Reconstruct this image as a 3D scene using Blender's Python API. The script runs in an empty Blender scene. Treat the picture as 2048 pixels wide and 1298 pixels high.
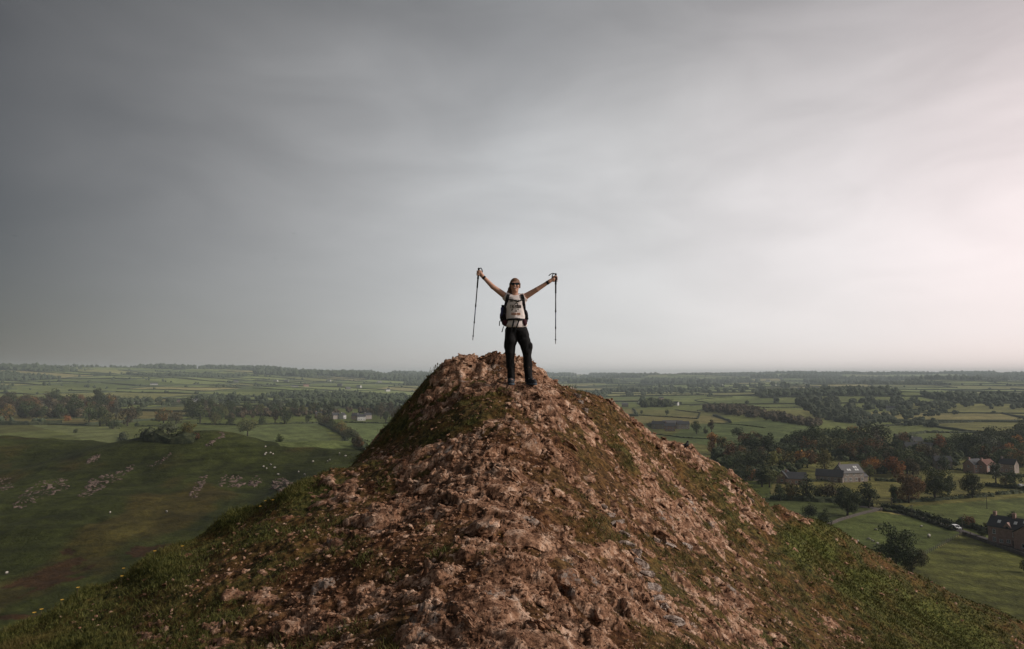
import bpy, bmesh, math, random, time
import numpy as np
from mathutils import Vector, Matrix

T0 = time.time()
random.seed(7)
RS = np.random.RandomState(11)
scene = bpy.context.scene
COL = scene.collection

# ------------------------------------------------------------------ camera
FPX, CX, CY, HORIZON = 1365.3, 1024.0, 649.0, 750.0      # photograph pixels (2048 x 1298)
PITCH = math.atan((HORIZON - CY) / FPX)
cam_data = bpy.data.cameras.new('camera')
cam_data.sensor_width = 36.0
cam_data.lens = 24.0
cam_data.clip_start = 0.1
cam_data.clip_end = 60000.0
cam = bpy.data.objects.new('camera', cam_data)
COL.objects.link(cam)
cam.location = (0, 0, 0)
cam.rotation_euler = (math.pi / 2 + PITCH, 0, 0)
scene.camera = cam

# ------------------------------------------------------------------ sky, sun, exposure
SUN_AZ, SUN_EL = math.radians(99.0), math.radians(29.0)   # to the right of the view, behind thin cloud
SUN_DIR = Vector((math.sin(SUN_AZ) * math.cos(SUN_EL), math.cos(SUN_AZ) * math.cos(SUN_EL), math.sin(SUN_EL)))
SUN_STRENGTH, SUN_ANGLE = 1.5, math.radians(10.0)
EXPOSURE = 0.9

def build_world():
    w = bpy.data.worlds.new('World')
    scene.world = w
    w.use_nodes = True
    nt = w.node_tree
    N, L = nt.nodes, nt.links
    N.clear()
    def nd(t, **kw):
        n = N.new(t)
        for k, v in kw.items():
            setattr(n, k, v)
        return n
    def math_(op, a, b=None, c=None, clamp=False):
        n = nd('ShaderNodeMath', operation=op, use_clamp=clamp)
        for i, v in enumerate((a, b, c)):
            if v is None:
                continue
            if isinstance(v, (int, float)):
                n.inputs[i].default_value = v
            else:
                L.new(v, n.inputs[i])
        return n.outputs[0]
    out = nd('ShaderNodeOutputWorld')
    sky = nd('ShaderNodeTexSky', sky_type='NISHITA')
    sky.sun_disc = False
    sky.sun_elevation = SUN_EL
    sky.sun_rotation = SUN_AZ
    bg1 = nd('ShaderNodeBackground'); bg1.inputs[1].default_value = 0.08
    L.new(sky.outputs[0], bg1.inputs[0])
    tc = nd('ShaderNodeTexCoord')
    nrm = nd('ShaderNodeVectorMath', operation='NORMALIZE'); L.new(tc.outputs['Generated'], nrm.inputs[0])
    sep = nd('ShaderNodeSeparateXYZ'); L.new(nrm.outputs[0], sep.inputs[0])
    # the glow of the hidden sun through the cloud
    dot = nd('ShaderNodeVectorMath', operation='DOT_PRODUCT'); L.new(nrm.outputs[0], dot.inputs[0])
    ga, ge = math.radians(72), math.radians(6)
    dot.inputs[1].default_value = (math.sin(ga) * math.cos(ge), math.cos(ga) * math.cos(ge), math.sin(ge))
    glow = nd('ShaderNodeValToRGB'); L.new(math_('MULTIPLY', math_('ADD', dot.outputs['Value'], 1.0), .5), glow.inputs[0])
    el = glow.color_ramp.elements
    K = 1 / (2 ** EXPOSURE * .94)
    stops = [(-1.0, .10, (1, 1, 1)), (-.36, .060, (1.06, 1.0, .95)), (-.25, .142, (1.03, 1, .955)), (0.0, .315, (1.01, 1.0, .975)), (.33, .565, (1.0, 1, .993)), (.5, .665, (1.02, .998, .98)), (.70, .80, (1.06, .985, .965)), (.84, .86, (1.11, .965, .94)), (1.0, .92, (1.12, .96, .93))]
    stops = [((p + 1) / 2, tuple(v * K * q for q in c)) for p, v, c in stops]
    el[0].position = stops[0][0]; el[0].color = (*stops[0][1], 1)
    el[1].position = stops[-1][0]; el[1].color = (*stops[-1][1], 1)
    for p, c in stops[1:-1]:
        e = el.new(p); e.color = (*c, 1)
    # cloud deck: soft mottled streaks that rise to the right, smooth towards the horizon
    def cloud(rot, scl, loc, scale, detail, dist):
        mp = nd('ShaderNodeMapping'); L.new(nrm.outputs[0], mp.inputs[0])
        mp.inputs['Rotation'].default_value = rot; mp.inputs['Scale'].default_value = scl; mp.inputs['Location'].default_value = loc
        nz = nd('ShaderNodeTexNoise'); nz.inputs['Scale'].default_value = scale; nz.inputs['Detail'].default_value = detail; nz.inputs['Roughness'].default_value = .5; nz.inputs['Distortion'].default_value = dist
        L.new(mp.outputs[0], nz.inputs['Vector']); return nz.outputs[0]
    ca = cloud((0, math.radians(16), 0), (.8, .8, 3.4), (1.3, .4, 2.2), 1.7, 5, .7)
    cb = cloud((0, math.radians(30), 0), (1.6, 1.6, 4.2), (4.7, 2.0, .3), 2.6, 6, 1.0)
    mixn = math_('ADD', math_('MULTIPLY', ca, .65), math_('MULTIPLY', cb, .35))
    up = nd('ShaderNodeMapRange'); L.new(sep.outputs[2], up.inputs[0]); up.inputs[1].default_value = .02; up.inputs[2].default_value = .26; up.inputs[3].default_value = .18; up.inputs[4].default_value = 1.0
    dev = math_('MULTIPLY', math_('MULTIPLY', math_('SUBTRACT', mixn, .5), 1.0), up.outputs[0])
    clo = math_('ADD', 1.0, dev)
    elev = nd('ShaderNodeValToRGB'); L.new(sep.outputs[2], elev.inputs[0])
    ee = elev.color_ramp.elements
    ee[0].position = 0.0; ee[0].color = (1.09, 1.04, 1.02, 1)
    ee[1].position = 1.0; ee[1].color = (.50, .50, .515, 1)
    for p, c in [(.05, 1.04), (.14, 1.0), (.25, .95), (.40, .63), (.48, .48), (.7, .48)]:
        e = ee.new(p); e.color = (c, c, c * 1.012, 1)
    m1 = nd('ShaderNodeMix', data_type='RGBA', blend_type='MULTIPLY'); m1.inputs[0].default_value = 1
    L.new(glow.outputs[0], m1.inputs[6]); L.new(elev.outputs[0], m1.inputs[7])
    m2 = nd('ShaderNodeVectorMath', operation='SCALE'); L.new(m1.outputs[2], m2.inputs[0]); L.new(clo, m2.inputs['Scale'])
    bg2 = nd('ShaderNodeBackground'); L.new(m2.outputs[0], bg2.inputs[0]); bg2.inputs[1].default_value = 1.0
    mix = nd('ShaderNodeMixShader'); mix.inputs[0].default_value = .94
    L.new(bg1.outputs[0], mix.inputs[1]); L.new(bg2.outputs[0], mix.inputs[2])
    L.new(mix.outputs[0], out.inputs[0])
build_world()

sun_data = bpy.data.lights.new('sun', 'SUN')
sun_data.energy = SUN_STRENGTH
sun_data.angle = SUN_ANGLE
sun_data.color = (1.0, .91, .82)
sun = bpy.data.objects.new('sun', sun_data)
COL.objects.link(sun)
sun.location = (60, 40, 60)
sun.rotation_euler = SUN_DIR.to_track_quat('Z', 'Y').to_euler()

scene.view_settings.view_transform = 'Standard'
scene.view_settings.look = 'None'
scene.view_settings.exposure = EXPOSURE
scene.view_settings.gamma = 1.0
scene.view_settings.use_curve_mapping = False
scene.render.engine = 'CYCLES'
scene.cycles.use_denoising = True
scene.cycles.max_bounces = 5
scene.cycles.diffuse_bounces = 2
scene.cycles.glossy_bounces = 2
scene.cycles.volume_bounces = 0
scene.cycles.transparent_max_bounces = 4

# ------------------------------------------------------------------ numeric helpers
CP, SP = math.cos(PITCH), math.sin(PITCH)
def ray(px, py):
    u, v = (px - CX) / FPX, (CY - py) / FPX
    return np.array([u, CP - v * SP, SP + v * CP])
def at(px, py, D):                       # point of a pixel ray at forward distance D
    r = ray(px, py)
    return r * (D / r[1])
def project(P):
    x, y, z = P[..., 0], P[..., 1], P[..., 2]
    fw = y * CP + z * SP
    up = -y * SP + z * CP
    return CX + FPX * x / fw, CY - FPX * up / fw

def sstep(a, b, x):
    t = np.clip((x - a) / (b - a), 0, 1)
    return t * t * (3 - 2 * t)
def _h(i, j, s):
    n = (i.astype(np.int64) * 374761393 + j.astype(np.int64) * 668265263 + s * 2246822519) & 0xFFFFFFFF
    n = ((n ^ (n >> 13)) * 1274126177) & 0xFFFFFFFF
    n = ((n ^ (n >> 16)) * 2654435761) & 0xFFFFFFFF
    return ((n ^ (n >> 15)) & 0xFFFFFF) / float(0xFFFFFF)
def vnoise(x, y, s=0):
    x = np.asarray(x, float); y = np.asarray(y, float)
    i = np.floor(x); j = np.floor(y)
    fx = x - i; fy = y - j
    fx = fx * fx * fx * (fx * (fx * 6 - 15) + 10); fy = fy * fy * fy * (fy * (fy * 6 - 15) + 10)
    a = _h(i, j, s); b = _h(i + 1, j, s); c = _h(i, j + 1, s); d = _h(i + 1, j + 1, s)
    return (a + (b - a) * fx) * (1 - fy) + (c + (d - c) * fx) * fy
def fbm(x, y, o=4, s=0, g=.5):
    v = 0; a = 1; t = 0
    for k in range(o):
        v = v + a * (vnoise(x * 2 ** k + 17.3 * k, y * 2 ** k - 9.1 * k, s + k) * 2 - 1)
        t += a; a *= g
    return v / t
def worley(u, v, s=0):
    i0 = np.floor(u); j0 = np.floor(v)
    F1 = np.full(u.shape, 9.); F2 = np.full(u.shape, 9.)
    dx = np.zeros(u.shape); dy = np.zeros(u.shape); ci = np.zeros(u.shape); cj = np.zeros(u.shape)
    for a in (-1, 0, 1):
        for b in (-1, 0, 1):
            i = i0 + a; j = j0 + b
            ex = u - (i + .1 + .8 * _h(i, j, s)); ey = v - (j + .1 + .8 * _h(i, j, s + 1))
            d = np.hypot(ex, ey)
            n = d < F1
            F2 = np.where(n, F1, np.minimum(F2, d))
            F1 = np.where(n, d, F1)
            dx = np.where(n, ex, dx); dy = np.where(n, ey, dy); ci = np.where(n, i, ci); cj = np.where(n, j, cj)
    return F1, F2, dx, dy, ci, cj

# ------------------------------------------------------------------ the ridge under the hiker (thin plate spline)
SKY_LEFT = [(-150, 1356, 7.2), (0, 1290, 8.0), (120, 1232, 8.6), (250, 1160, 9.0), (420, 1095, 9.5), (560, 1004, 10.2), (650, 962, 10.6), (750, 912, 11.0),
            (790, 866, 11.3), (830, 798, 11.6), (872, 742, 11.8)]
SKY_TOP = [(930, 708, 12.0), (1010, 706, 12.2), (1060, 718, 12.1), (1082, 748, 12.0)]
SKY_RIGHT = [(1115, 769, 12.1), (1200, 789, 12.5), (1250, 828, 12.8), (1290, 868, 13.1), (1340, 884, 13.5), (1400, 920, 14.0), (1480, 974, 14.8), (1560, 1013, 15.7), (1660, 1064, 16.6),
             (1760, 1114, 17.3), (1850, 1164, 17.7), (1950, 1214, 18.0), (2048, 1262, 18.3), (2200, 1337, 18.8)]
INNER = [(1040, 769, 10.7), (1000, 815, 9.8), (1024, 886, 8.8), (1024, 1000, 7.2), (1024, 1122, 5.6), (1024, 1298, 4.1),
         (1075, 775, 10.9), (830, 885, 10.1), (900, 785, 11.0), (955, 745, 11.5), (1040, 745, 11.5), (700, 1000, 8.6), (560, 1100, 7.4), (400, 1150, 7.4), (300, 1255, 6.3),
         (150, 1310, 6.7), (600, 1298, 4.9), (800, 1298, 4.3), (800, 1150, 5.8), (800, 1000, 8.0),
         (1200, 900, 10.2), (1200, 1000, 8.5), (1200, 1150, 6.3), (1250, 1298, 4.9), (1500, 1298, 7.0), (1500, 1150, 9.8), (1450, 1050, 11.4), (1350, 950, 11.9),
         (1700, 1298, 9.7), (1700, 1180, 13.2), (1600, 1092, 14.8), (1850, 1232, 15.7), (1900, 1298, 12.6), (2048, 1298, 16.0), (2200, 1400, 14.5)]
def build_tps():
    P = []
    for lst, out, drop in ((SKY_LEFT[:7], (-1.0, .55), 1.0), (SKY_LEFT[7:], (-1.0, .1), 1.5), (SKY_TOP, (.05, 1.0), 1.15), (SKY_RIGHT, (.55, 1.0), .95)):
        for px, py, D in lst:
            p = at(px, py, D)
            P.append(p)
            o = np.array([out[0], out[1], 0]); o /= np.linalg.norm(o)
            for k, dr in ((1.3, .75), (3.2, .95)):
                P.append(p + o * k + np.array([0, 0, -drop * k * dr]))
    for px, py, D in INNER:
        P.append(at(px, py, D))
    P += [np.array(q, float) for q in [(0, 2.4, -1.74), (0, 0, -1.78), (0, -3, -1.95), (2.2, 1.5, -2.2), (-2.4, 1.5, -2.1), (5, 3, -3.6), (-5, 3, -3.2), (9, 6, -5.4), (-8, 5, -5.2), (13, 10, -7.0),
                                       (-14, 9, -11), (-13, 15, -12), (-6, 20, -11), (1, 23, -12), (9, 27, -15), (19, 30, -20), (28, 24, -18), (26, 12, -14), (-20, 18, -19), (-8, 32, -22), (8, 38, -26), (26, 38, -28), (38, 30, -27)]]
    P = np.array(P)
    n = len(P)
    d = np.linalg.norm(P[:, None, :2] - P[None, :, :2], axis=2)
    K = np.where(d > 0, d * d * np.log(d + 1e-12), 0) + np.eye(n) * 0.02
    A = np.zeros((n + 3, n + 3)); A[:n, :n] = K; A[:n, n] = 1; A[:n, n + 1:] = P[:, :2]; A[n, :n] = 1; A[n + 1:, :n] = P[:, :2].T
    w = np.linalg.solve(A, np.concatenate([P[:, 2], np.zeros(3)]))
    return P[:, :2], w
TPS_P, TPS_W = build_tps()
def tps(x, y):
    sh = x.shape; x = x.ravel(); y = y.ravel()
    n = len(TPS_P)
    z = TPS_W[n] + TPS_W[n + 1] * x + TPS_W[n + 2] * y
    for (a, b), w in zip(TPS_P, TPS_W[:n]):
        r2 = (x - a) ** 2 + (y - b) ** 2
        z += w * .5 * r2 * np.log(r2 + 1e-12)
    return z.reshape(sh)

# ------------------------------------------------------------------ scene helpers
def tag(o, label=None, cat=None, group=None, kind=None):
    if label: o['label'] = label
    if cat: o['category'] = cat
    if group: o['group'] = group
    if kind: o['kind'] = kind
    return o
def link(name, mesh, mat=None, parent=None, loc=None, rot=None):
    o = bpy.data.objects.new(name, mesh)
    COL.objects.link(o)
    if mat is not None and len(mesh.materials) == 0: mesh.materials.append(mat)
    if parent is not None: o.parent = parent
    if loc is not None: o.location = loc
    if rot is not None: o.rotation_euler = rot
    return o
def empty(name, loc=(0, 0, 0), rz=0.0):
    o = bpy.data.objects.new(name, None)
    COL.objects.link(o)
    o.location = loc; o.rotation_euler = (0, 0, rz); o.empty_display_size = .2
    return o
def np_mesh(name, V, F, smooth=True, attrs=None, mat=None):
    """V (n,3), F (m,k) constant k"""
    V = np.asarray(V, np.float32); F = np.asarray(F, np.int32)
    me = bpy.data.meshes.new(name)
    m, k = F.shape
    me.vertices.add(len(V)); me.vertices.foreach_set('co', V.ravel())
    me.loops.add(m * k); me.loops.foreach_set('vertex_index', F.ravel())
    me.polygons.add(m); me.polygons.foreach_set('loop_start', np.arange(0, m * k, k, dtype=np.int32))
    me.polygons.foreach_set('loop_total', np.full(m, k, np.int32))
    me.polygons.foreach_set('use_smooth', np.full(m, smooth, bool))
    me.update(calc_edges=True)
    for nm, arr in (attrs or {}).items():
        arr = np.asarray(arr, np.float32)
        if arr.ndim == 1:
            a = me.attributes.new(nm, 'FLOAT', 'POINT'); a.data.foreach_set('value', arr)
        else:
            a = me.attributes.new(nm, 'FLOAT_COLOR', 'POINT')
            a.data.foreach_set('color', np.concatenate([arr, np.ones((len(arr), 1), np.float32)], 1).ravel())
    if mat is not None: me.materials.append(mat)
    return me
class MB:
    """collects polygons of one mesh"""
    def __init__(s): s.v = []; s.f = []
    def add(s, v, f):
        n = len(s.v); s.v += [tuple(map(float, p)) for p in v]; s.f += [tuple(i + n for i in q) for q in f]; return s
    def box(s, c, h, M=None):
        pts = [Vector((c[0] + sx * h[0], c[1] + sy * h[1], c[2] + sz * h[2])) for sz in (-1, 1) for sx, sy in ((-1, -1), (1, -1), (1, 1), (-1, 1))]
        if M is not None: pts = [M @ p for p in pts]
        return s.add(pts, [(3, 2, 1, 0), (4, 5, 6, 7), (0, 1, 5, 4), (1, 2, 6, 5), (2, 3, 7, 6), (3, 0, 4, 7)])
    def tube(s, pts, rad, n=8, cap=True):
        pts = [Vector(p) for p in pts]
        if not hasattr(rad, '__len__'): rad = [rad] * len(pts)
        vs = []; fs = []
        for i, p in enumerate(pts):
            d = (pts[min(i + 1, len(pts) - 1)] - pts[max(i - 1, 0)]).normalized()
            a = d.cross(Vector((0, 0, 1)) if abs(d.z) < .9 else Vector((1, 0, 0))).normalized(); b = d.cross(a)
            for k in range(n):
                t = 2 * math.pi * k / n
                vs.append(p + (a * math.cos(t) + b * math.sin(t)) * rad[i])
        for i in range(len(pts) - 1):
            for k in range(n):
                fs.append((i * n + k, i * n + (k + 1) % n, (i + 1) * n + (k + 1) % n, (i + 1) * n + k))
        if cap:
            fs.append(tuple(range(n - 1, -1, -1))); fs.append(tuple((len(pts) - 1) * n + k for k in range(n)))
        return s.add(vs, fs)
    def prism(s, poly, y0, y1):
        """poly in xz, extruded along y"""
        n = len(poly)
        v = [(p[0], y0, p[1]) for p in poly] + [(p[0], y1, p[1]) for p in poly]
        return s.add(v, [tuple(range(n)), tuple(range(2 * n - 1, n - 1, -1))] + [(i, i + n, (i + 1) % n + n, (i + 1) % n) for i in range(n)])
    def mesh(s, name, mat=None, smooth=False):
        me = bpy.data.meshes.new(name)
        me.from_pydata(s.v, [], s.f); me.update()
        if smooth: me.polygons.foreach_set('use_smooth', [True] * len(me.polygons))
        if mat is not None: me.materials.append(mat)
        return me
    def build(s, name, mat=None, parent=None, smooth=False, loc=None):
        return link(name, s.mesh(name, mat, smooth), None, parent, loc)

class NT:
    """small node-graph builder"""
    def __init__(s, name):
        s.m = bpy.data.materials.new(name); s.m.use_nodes = True
        s.t = s.m.node_tree; s.t.nodes.clear()
        s.out = s.t.nodes.new('ShaderNodeOutputMaterial')
        s.b = s.t.nodes.new('ShaderNodeBsdfPrincipled')
        s.t.links.new(s.b.outputs[0], s.out.inputs[0])
        s.b.inputs['Roughness'].default_value = .9
        s.b.inputs['Specular IOR Level'].default_value = .2
    def n(s, t, ins=None, **kw):
        nd = s.t.nodes.new(t)
        for k, v in kw.items(): setattr(nd, k, v)
        for k, v in (ins or {}).items(): s.set(nd.inputs[k], v)
        return nd
    def set(s, sock, v):
        if hasattr(v, 'is_output') or isinstance(v, bpy.types.NodeSocket): s.t.links.new(v, sock)
        else:
            if isinstance(v, tuple) and len(v) == 3 and sock.type == 'RGBA': v = (*v, 1)
            sock.default_value = v
    def coord(s, kind='Object'): return s.n('ShaderNodeTexCoord').outputs[kind]
    def pos(s): return s.n('ShaderNodeNewGeometry').outputs['Position']
    def noise(s, vec, scale, detail=4, rough=.55, dist=0.0):
        return s.n('ShaderNodeTexNoise', {'Vector': vec, 'Scale': scale, 'Detail': detail, 'Roughness': rough, 'Distortion': dist}).outputs[0]
    def ramp(s, fac, stops, interp='LINEAR'):
        r = s.n('ShaderNodeValToRGB', {0: fac}); r.color_ramp.interpolation = interp
        e = r.color_ramp.elements
        def c4(c): return (c, c, c, 1) if isinstance(c, (int, float)) else (*c, 1)
        e[0].position, e[0].color = stops[0][0], c4(stops[0][1]); e[1].position, e[1].color = stops[-1][0], c4(stops[-1][1])
        for p, c in stops[1:-1]:
            x = e.new(p); x.color = c4(c)
        return r.outputs[0]
    def mix(s, f, a, b, blend='MIX'):
        m = s.n('ShaderNodeMix', data_type='RGBA', blend_type=blend)
        s.set(m.inputs[0], f); s.set(m.inputs[6], a); s.set(m.inputs[7], b)
        return m.outputs[2]
    def math(s, op, a, b=0.0, clamp=False):
        m = s.n('ShaderNodeMath', operation=op, use_clamp=clamp); s.set(m.inputs[0], a); s.set(m.inputs[1], b); return m.outputs[0]
    def attr(s, name, out='Fac'): return s.n('ShaderNodeAttribute', attribute_name=name).outputs[out]
    def bump(s, h, strength=.5, dist=.05):
        s.set(s.b.inputs['Normal'], s.n('ShaderNodeBump', {'Height': h, 'Strength': strength, 'Distance': dist}).outputs[0])
    def color(s, c): s.set(s.b.inputs['Base Color'], c); return s
    def done(s, rough=None, spec=None):
        if rough is not None: s.b.inputs['Roughness'].default_value = rough
        if spec is not None: s.b.inputs['Specular IOR Level'].default_value = spec
        return s.m
_pm = {}
def plain(name, col, rough=.8, var=.18, scale=6.0, spec=.25, bump=0.0):
    """a simple surface with a little grain"""
    if name in _pm: return _pm[name]
    t = NT(name)
    f = t.noise(t.coord(), scale, 4, .6)
    lo = tuple(c * (1 - var) for c in col); hi = tuple(min(1, c * (1 + var)) for c in col)
    t.color(t.ramp(f, [(.3, lo), (.7, hi)]))
    if bump: t.bump(f, bump, .01)
    _pm[name] = t.done(rough, spec)
    return _pm[name]

# ------------------------------------------------------------------ materials of rock, soil and turf
def rock_color(t, vec):
    n1 = t.noise(vec, 1.1, 5, .6); n2 = t.noise(vec, 7, 6, .65, .3); n3 = t.noise(vec, 34, 5, .7)
    c = t.ramp(n2, [(.35, (.060, .028, .015)), (.44, (.205, .104, .060)), (.53, (.415, .238, .150)), (.63, (.68, .47, .345))])
    c = t.mix(t.ramp(n1, [(.42, 0), (.62, .65)]), c, t.mix(.5, c, (.30, .15, .085)))
    c = t.mix(t.ramp(n3, [(.40, .8), (.51, 0)]), c, (.070, .033, .020))
    c = t.mix(t.ramp(t.noise(vec, .9, 4, .6), [(.52, 0), (.72, .6)]), c, t.mix(.6, c, (.10, .055, .038)))
    g = t.noise(vec, 2.7, 5, .7)
    c = t.mix(t.ramp(g, [(.61, 0), (.68, .5)]), c, (.42, .395, .36))            # pale grey lichen crust
    o = t.noise(vec, 1.6, 7, .75)
    c = t.mix(t.ramp(o, [(.685, 0), (.72, .75)]), c, (.46, .21, .045))            # orange lichen
    return c, n2, n3
def make_ridge_mat():
    t = NT('rock_and_turf'); vec = t.pos()
    rc, n2, n3 = rock_color(t, vec)
    s1 = t.noise(vec, 14, 5, .7); s2 = t.noise(vec, 2.2, 4, .6)
    soil = t.ramp(s1, [(.36, (.020, .009, .005)), (.5, (.085, .036, .015)), (.64, (.23, .115, .055))])
    moss = t.ramp(s1, [(.38, (.018, .020, .006)), (.5, (.056, .056, .015)), (.63, (.14, .115, .034))])
    moss = t.mix(t.ramp(s2, [(.42, 0), (.62, .8)]), moss, t.ramp(s1, [(.38, (.038, .017, .006)), (.63, (.19, .090, .030))]))
    turf = t.ramp(s1, [(.38, (.030, .038, .009)), (.51, (.088, .098, .022)), (.64, (.175, .165, .046))])
    gr = t.attr('grass'); rk = t.attr('rock')
    gm = t.ramp(t.math('ADD', gr, t.math('MULTIPLY', t.math('SUBTRACT', s2, .5), .9)), [(.12, 0), (.42, 1)])
    base = t.mix(gm, soil, moss)
    base = t.mix(t.ramp(t.math('ADD', gr, t.math('MULTIPLY', t.math('SUBTRACT', s1, .5), .5)), [(.62, 0), (.9, 1)]), base, turf)
    rm = t.ramp(t.math('ADD', rk, t.math('MULTIPLY', t.math('SUBTRACT', n3, .5), .6)), [(.35, 0), (.55, 1)])
    rc = t.mix(t.ramp(t.attr('crack'), [(.25, 0), (.9, .85)]), rc, (.030, .016, .009))         # joint shade painted into the rock colour, together with dark earth
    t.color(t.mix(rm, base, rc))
    h = t.math('ADD', t.math('MULTIPLY', n2, .6), t.math('MULTIPLY', n3, .4))
    t.bump(h, 1.0, .05)
    return t.done(.95, .15)
def make_rock_mat():
    t = NT('limestone'); vec = t.pos()
    rc, n2, n3 = rock_color(t, vec)
    t.color(rc); t.bump(t.math('ADD', n2, n3), .9, .02)
    return t.done(.93, .15)
def make_grey_rock():
    t = NT('grey_limestone'); vec = t.pos(); n = t.noise(vec, 9, 6, .65, .3); m = t.noise(vec, 30, 5, .7)
    c = t.ramp(n, [(.36, (.10, .066, .052)), (.5, (.33, .25, .21)), (.62, (.56, .46, .40))])
    t.color(t.mix(t.ramp(m, [(.40, .7), (.5, 0)]), c, (.06, .04, .032))); t.bump(t.math('ADD', n, m), 1.0, .03)
    return t.done(.93, .15)
MAT_GREY = make_grey_rock()
MAT_RIDGE = make_ridge_mat()
MAT_ROCK = make_rock_mat()
def make_grass_mat():
    t = NT('grass_blades'); vec = t.pos()
    a = t.noise(vec, 1.3, 4, .6); b = t.noise(vec, 23, 3, .6)
    c = t.ramp(b, [(.38, (.030, .036, .009)), (.5, (.084, .090, .022)), (.62, (.17, .158, .046))])
    c = t.mix(t.ramp(a, [(.53, 0), (.68, .6)]), c, (.15, .10, .035))
    t.color(c); return t.done(.7, .2)
MAT_GRASS = make_grass_mat()

# ------------------------------------------------------------------ the rocky ridge
GRASS_CP = np.array([(0, 1250, 1), (150, 1200, 1), (300, 1122, 1), (450, 1052, 1), (560, 992, .9), (660, 955, .6), (100, 1298, .72), (220, 1230, .5), (300, 1230, .32), (450, 1150, .26), (480, 1090, .42), (600, 1060, .28), (700, 980, .3),
                     (800, 900, .30), (850, 830, .5), (810, 850, .6), (900, 800, .45), (940, 770, .5), (1000, 790, .3), (700, 1150, .14), (780, 1060, .05), (900, 1000, .06), (960, 900, .08), (1000, 1150, .2), (1060, 1090, .05), (1150, 1150, .15), (1200, 1100, .25),
                     (1300, 1000, .3), (1200, 850, .3), (1100, 800, .15), (960, 730, .15), (1040, 730, .08), (1060, 780, .1), (1400, 1000, .28), (1500, 1100, .27), (1350, 900, .28), (1450, 960, .34), (1560, 1030, .34), (1600, 1085, .85), (1650, 1100, .98), (1750, 1170, 1), (1850, 1230, 1), (1950, 1290, 1), (1900, 1200, .8),
                     (2000, 1250, .65), (1700, 1095, .65), (1780, 1135, .4), (1500, 1200, .28), (1600, 1180, .28), (1680, 1270, .35), (1800, 1298, .65), (1300, 1250, .25), (1400, 1130, .3), (600, 1250, .2), (900, 1250, .12), (1100, 1260, .25), (1900, 1188, .3), (2048, 1270, .4)], float)
def grass_weight(px, py):
    num = np.zeros(px.shape); den = np.zeros(px.shape)
    for a, b, w in GRASS_CP:
        q = 1.0 / (((px - a) ** 2 + ((py - b) * 1.6) ** 2) + 600.0) ** 1.5
        num += q * w; den += q
    return num / den
ROCK_CP = np.array([(150, 1280, .05), (300, 1200, .05), (450, 1210, .045), (550, 1150, .025), (600, 1070, .03), (400, 1285, .03), (520, 1060, .04), (680, 1000, .035), (1400, 1010, .02), (1500, 1110, .02), (1600, 1200, .03), (1700, 1250, .05), (1450, 1250, .01), (950, 950, -.03), (1000, 1100, -.035), (900, 1250, -.01),
                    (1260, 1130, -.035), (850, 1100, -.01), (760, 1150, .0), (1000, 740, -.03), (1040, 800, -.01), (860, 790, .0), (640, 1260, -.02), (1150, 900, -.01), (1330, 1075, -.04)], float)
def rock_weight(px, py):
    num = np.zeros(px.shape); den = np.zeros(px.shape)
    for a, b, w in ROCK_CP:
        q = 1.0 / (((px - a) ** 2 + ((py - b) * 1.6) ** 2) + 900.0) ** 1.5
        num += q * w; den += q
    return num / den
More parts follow.
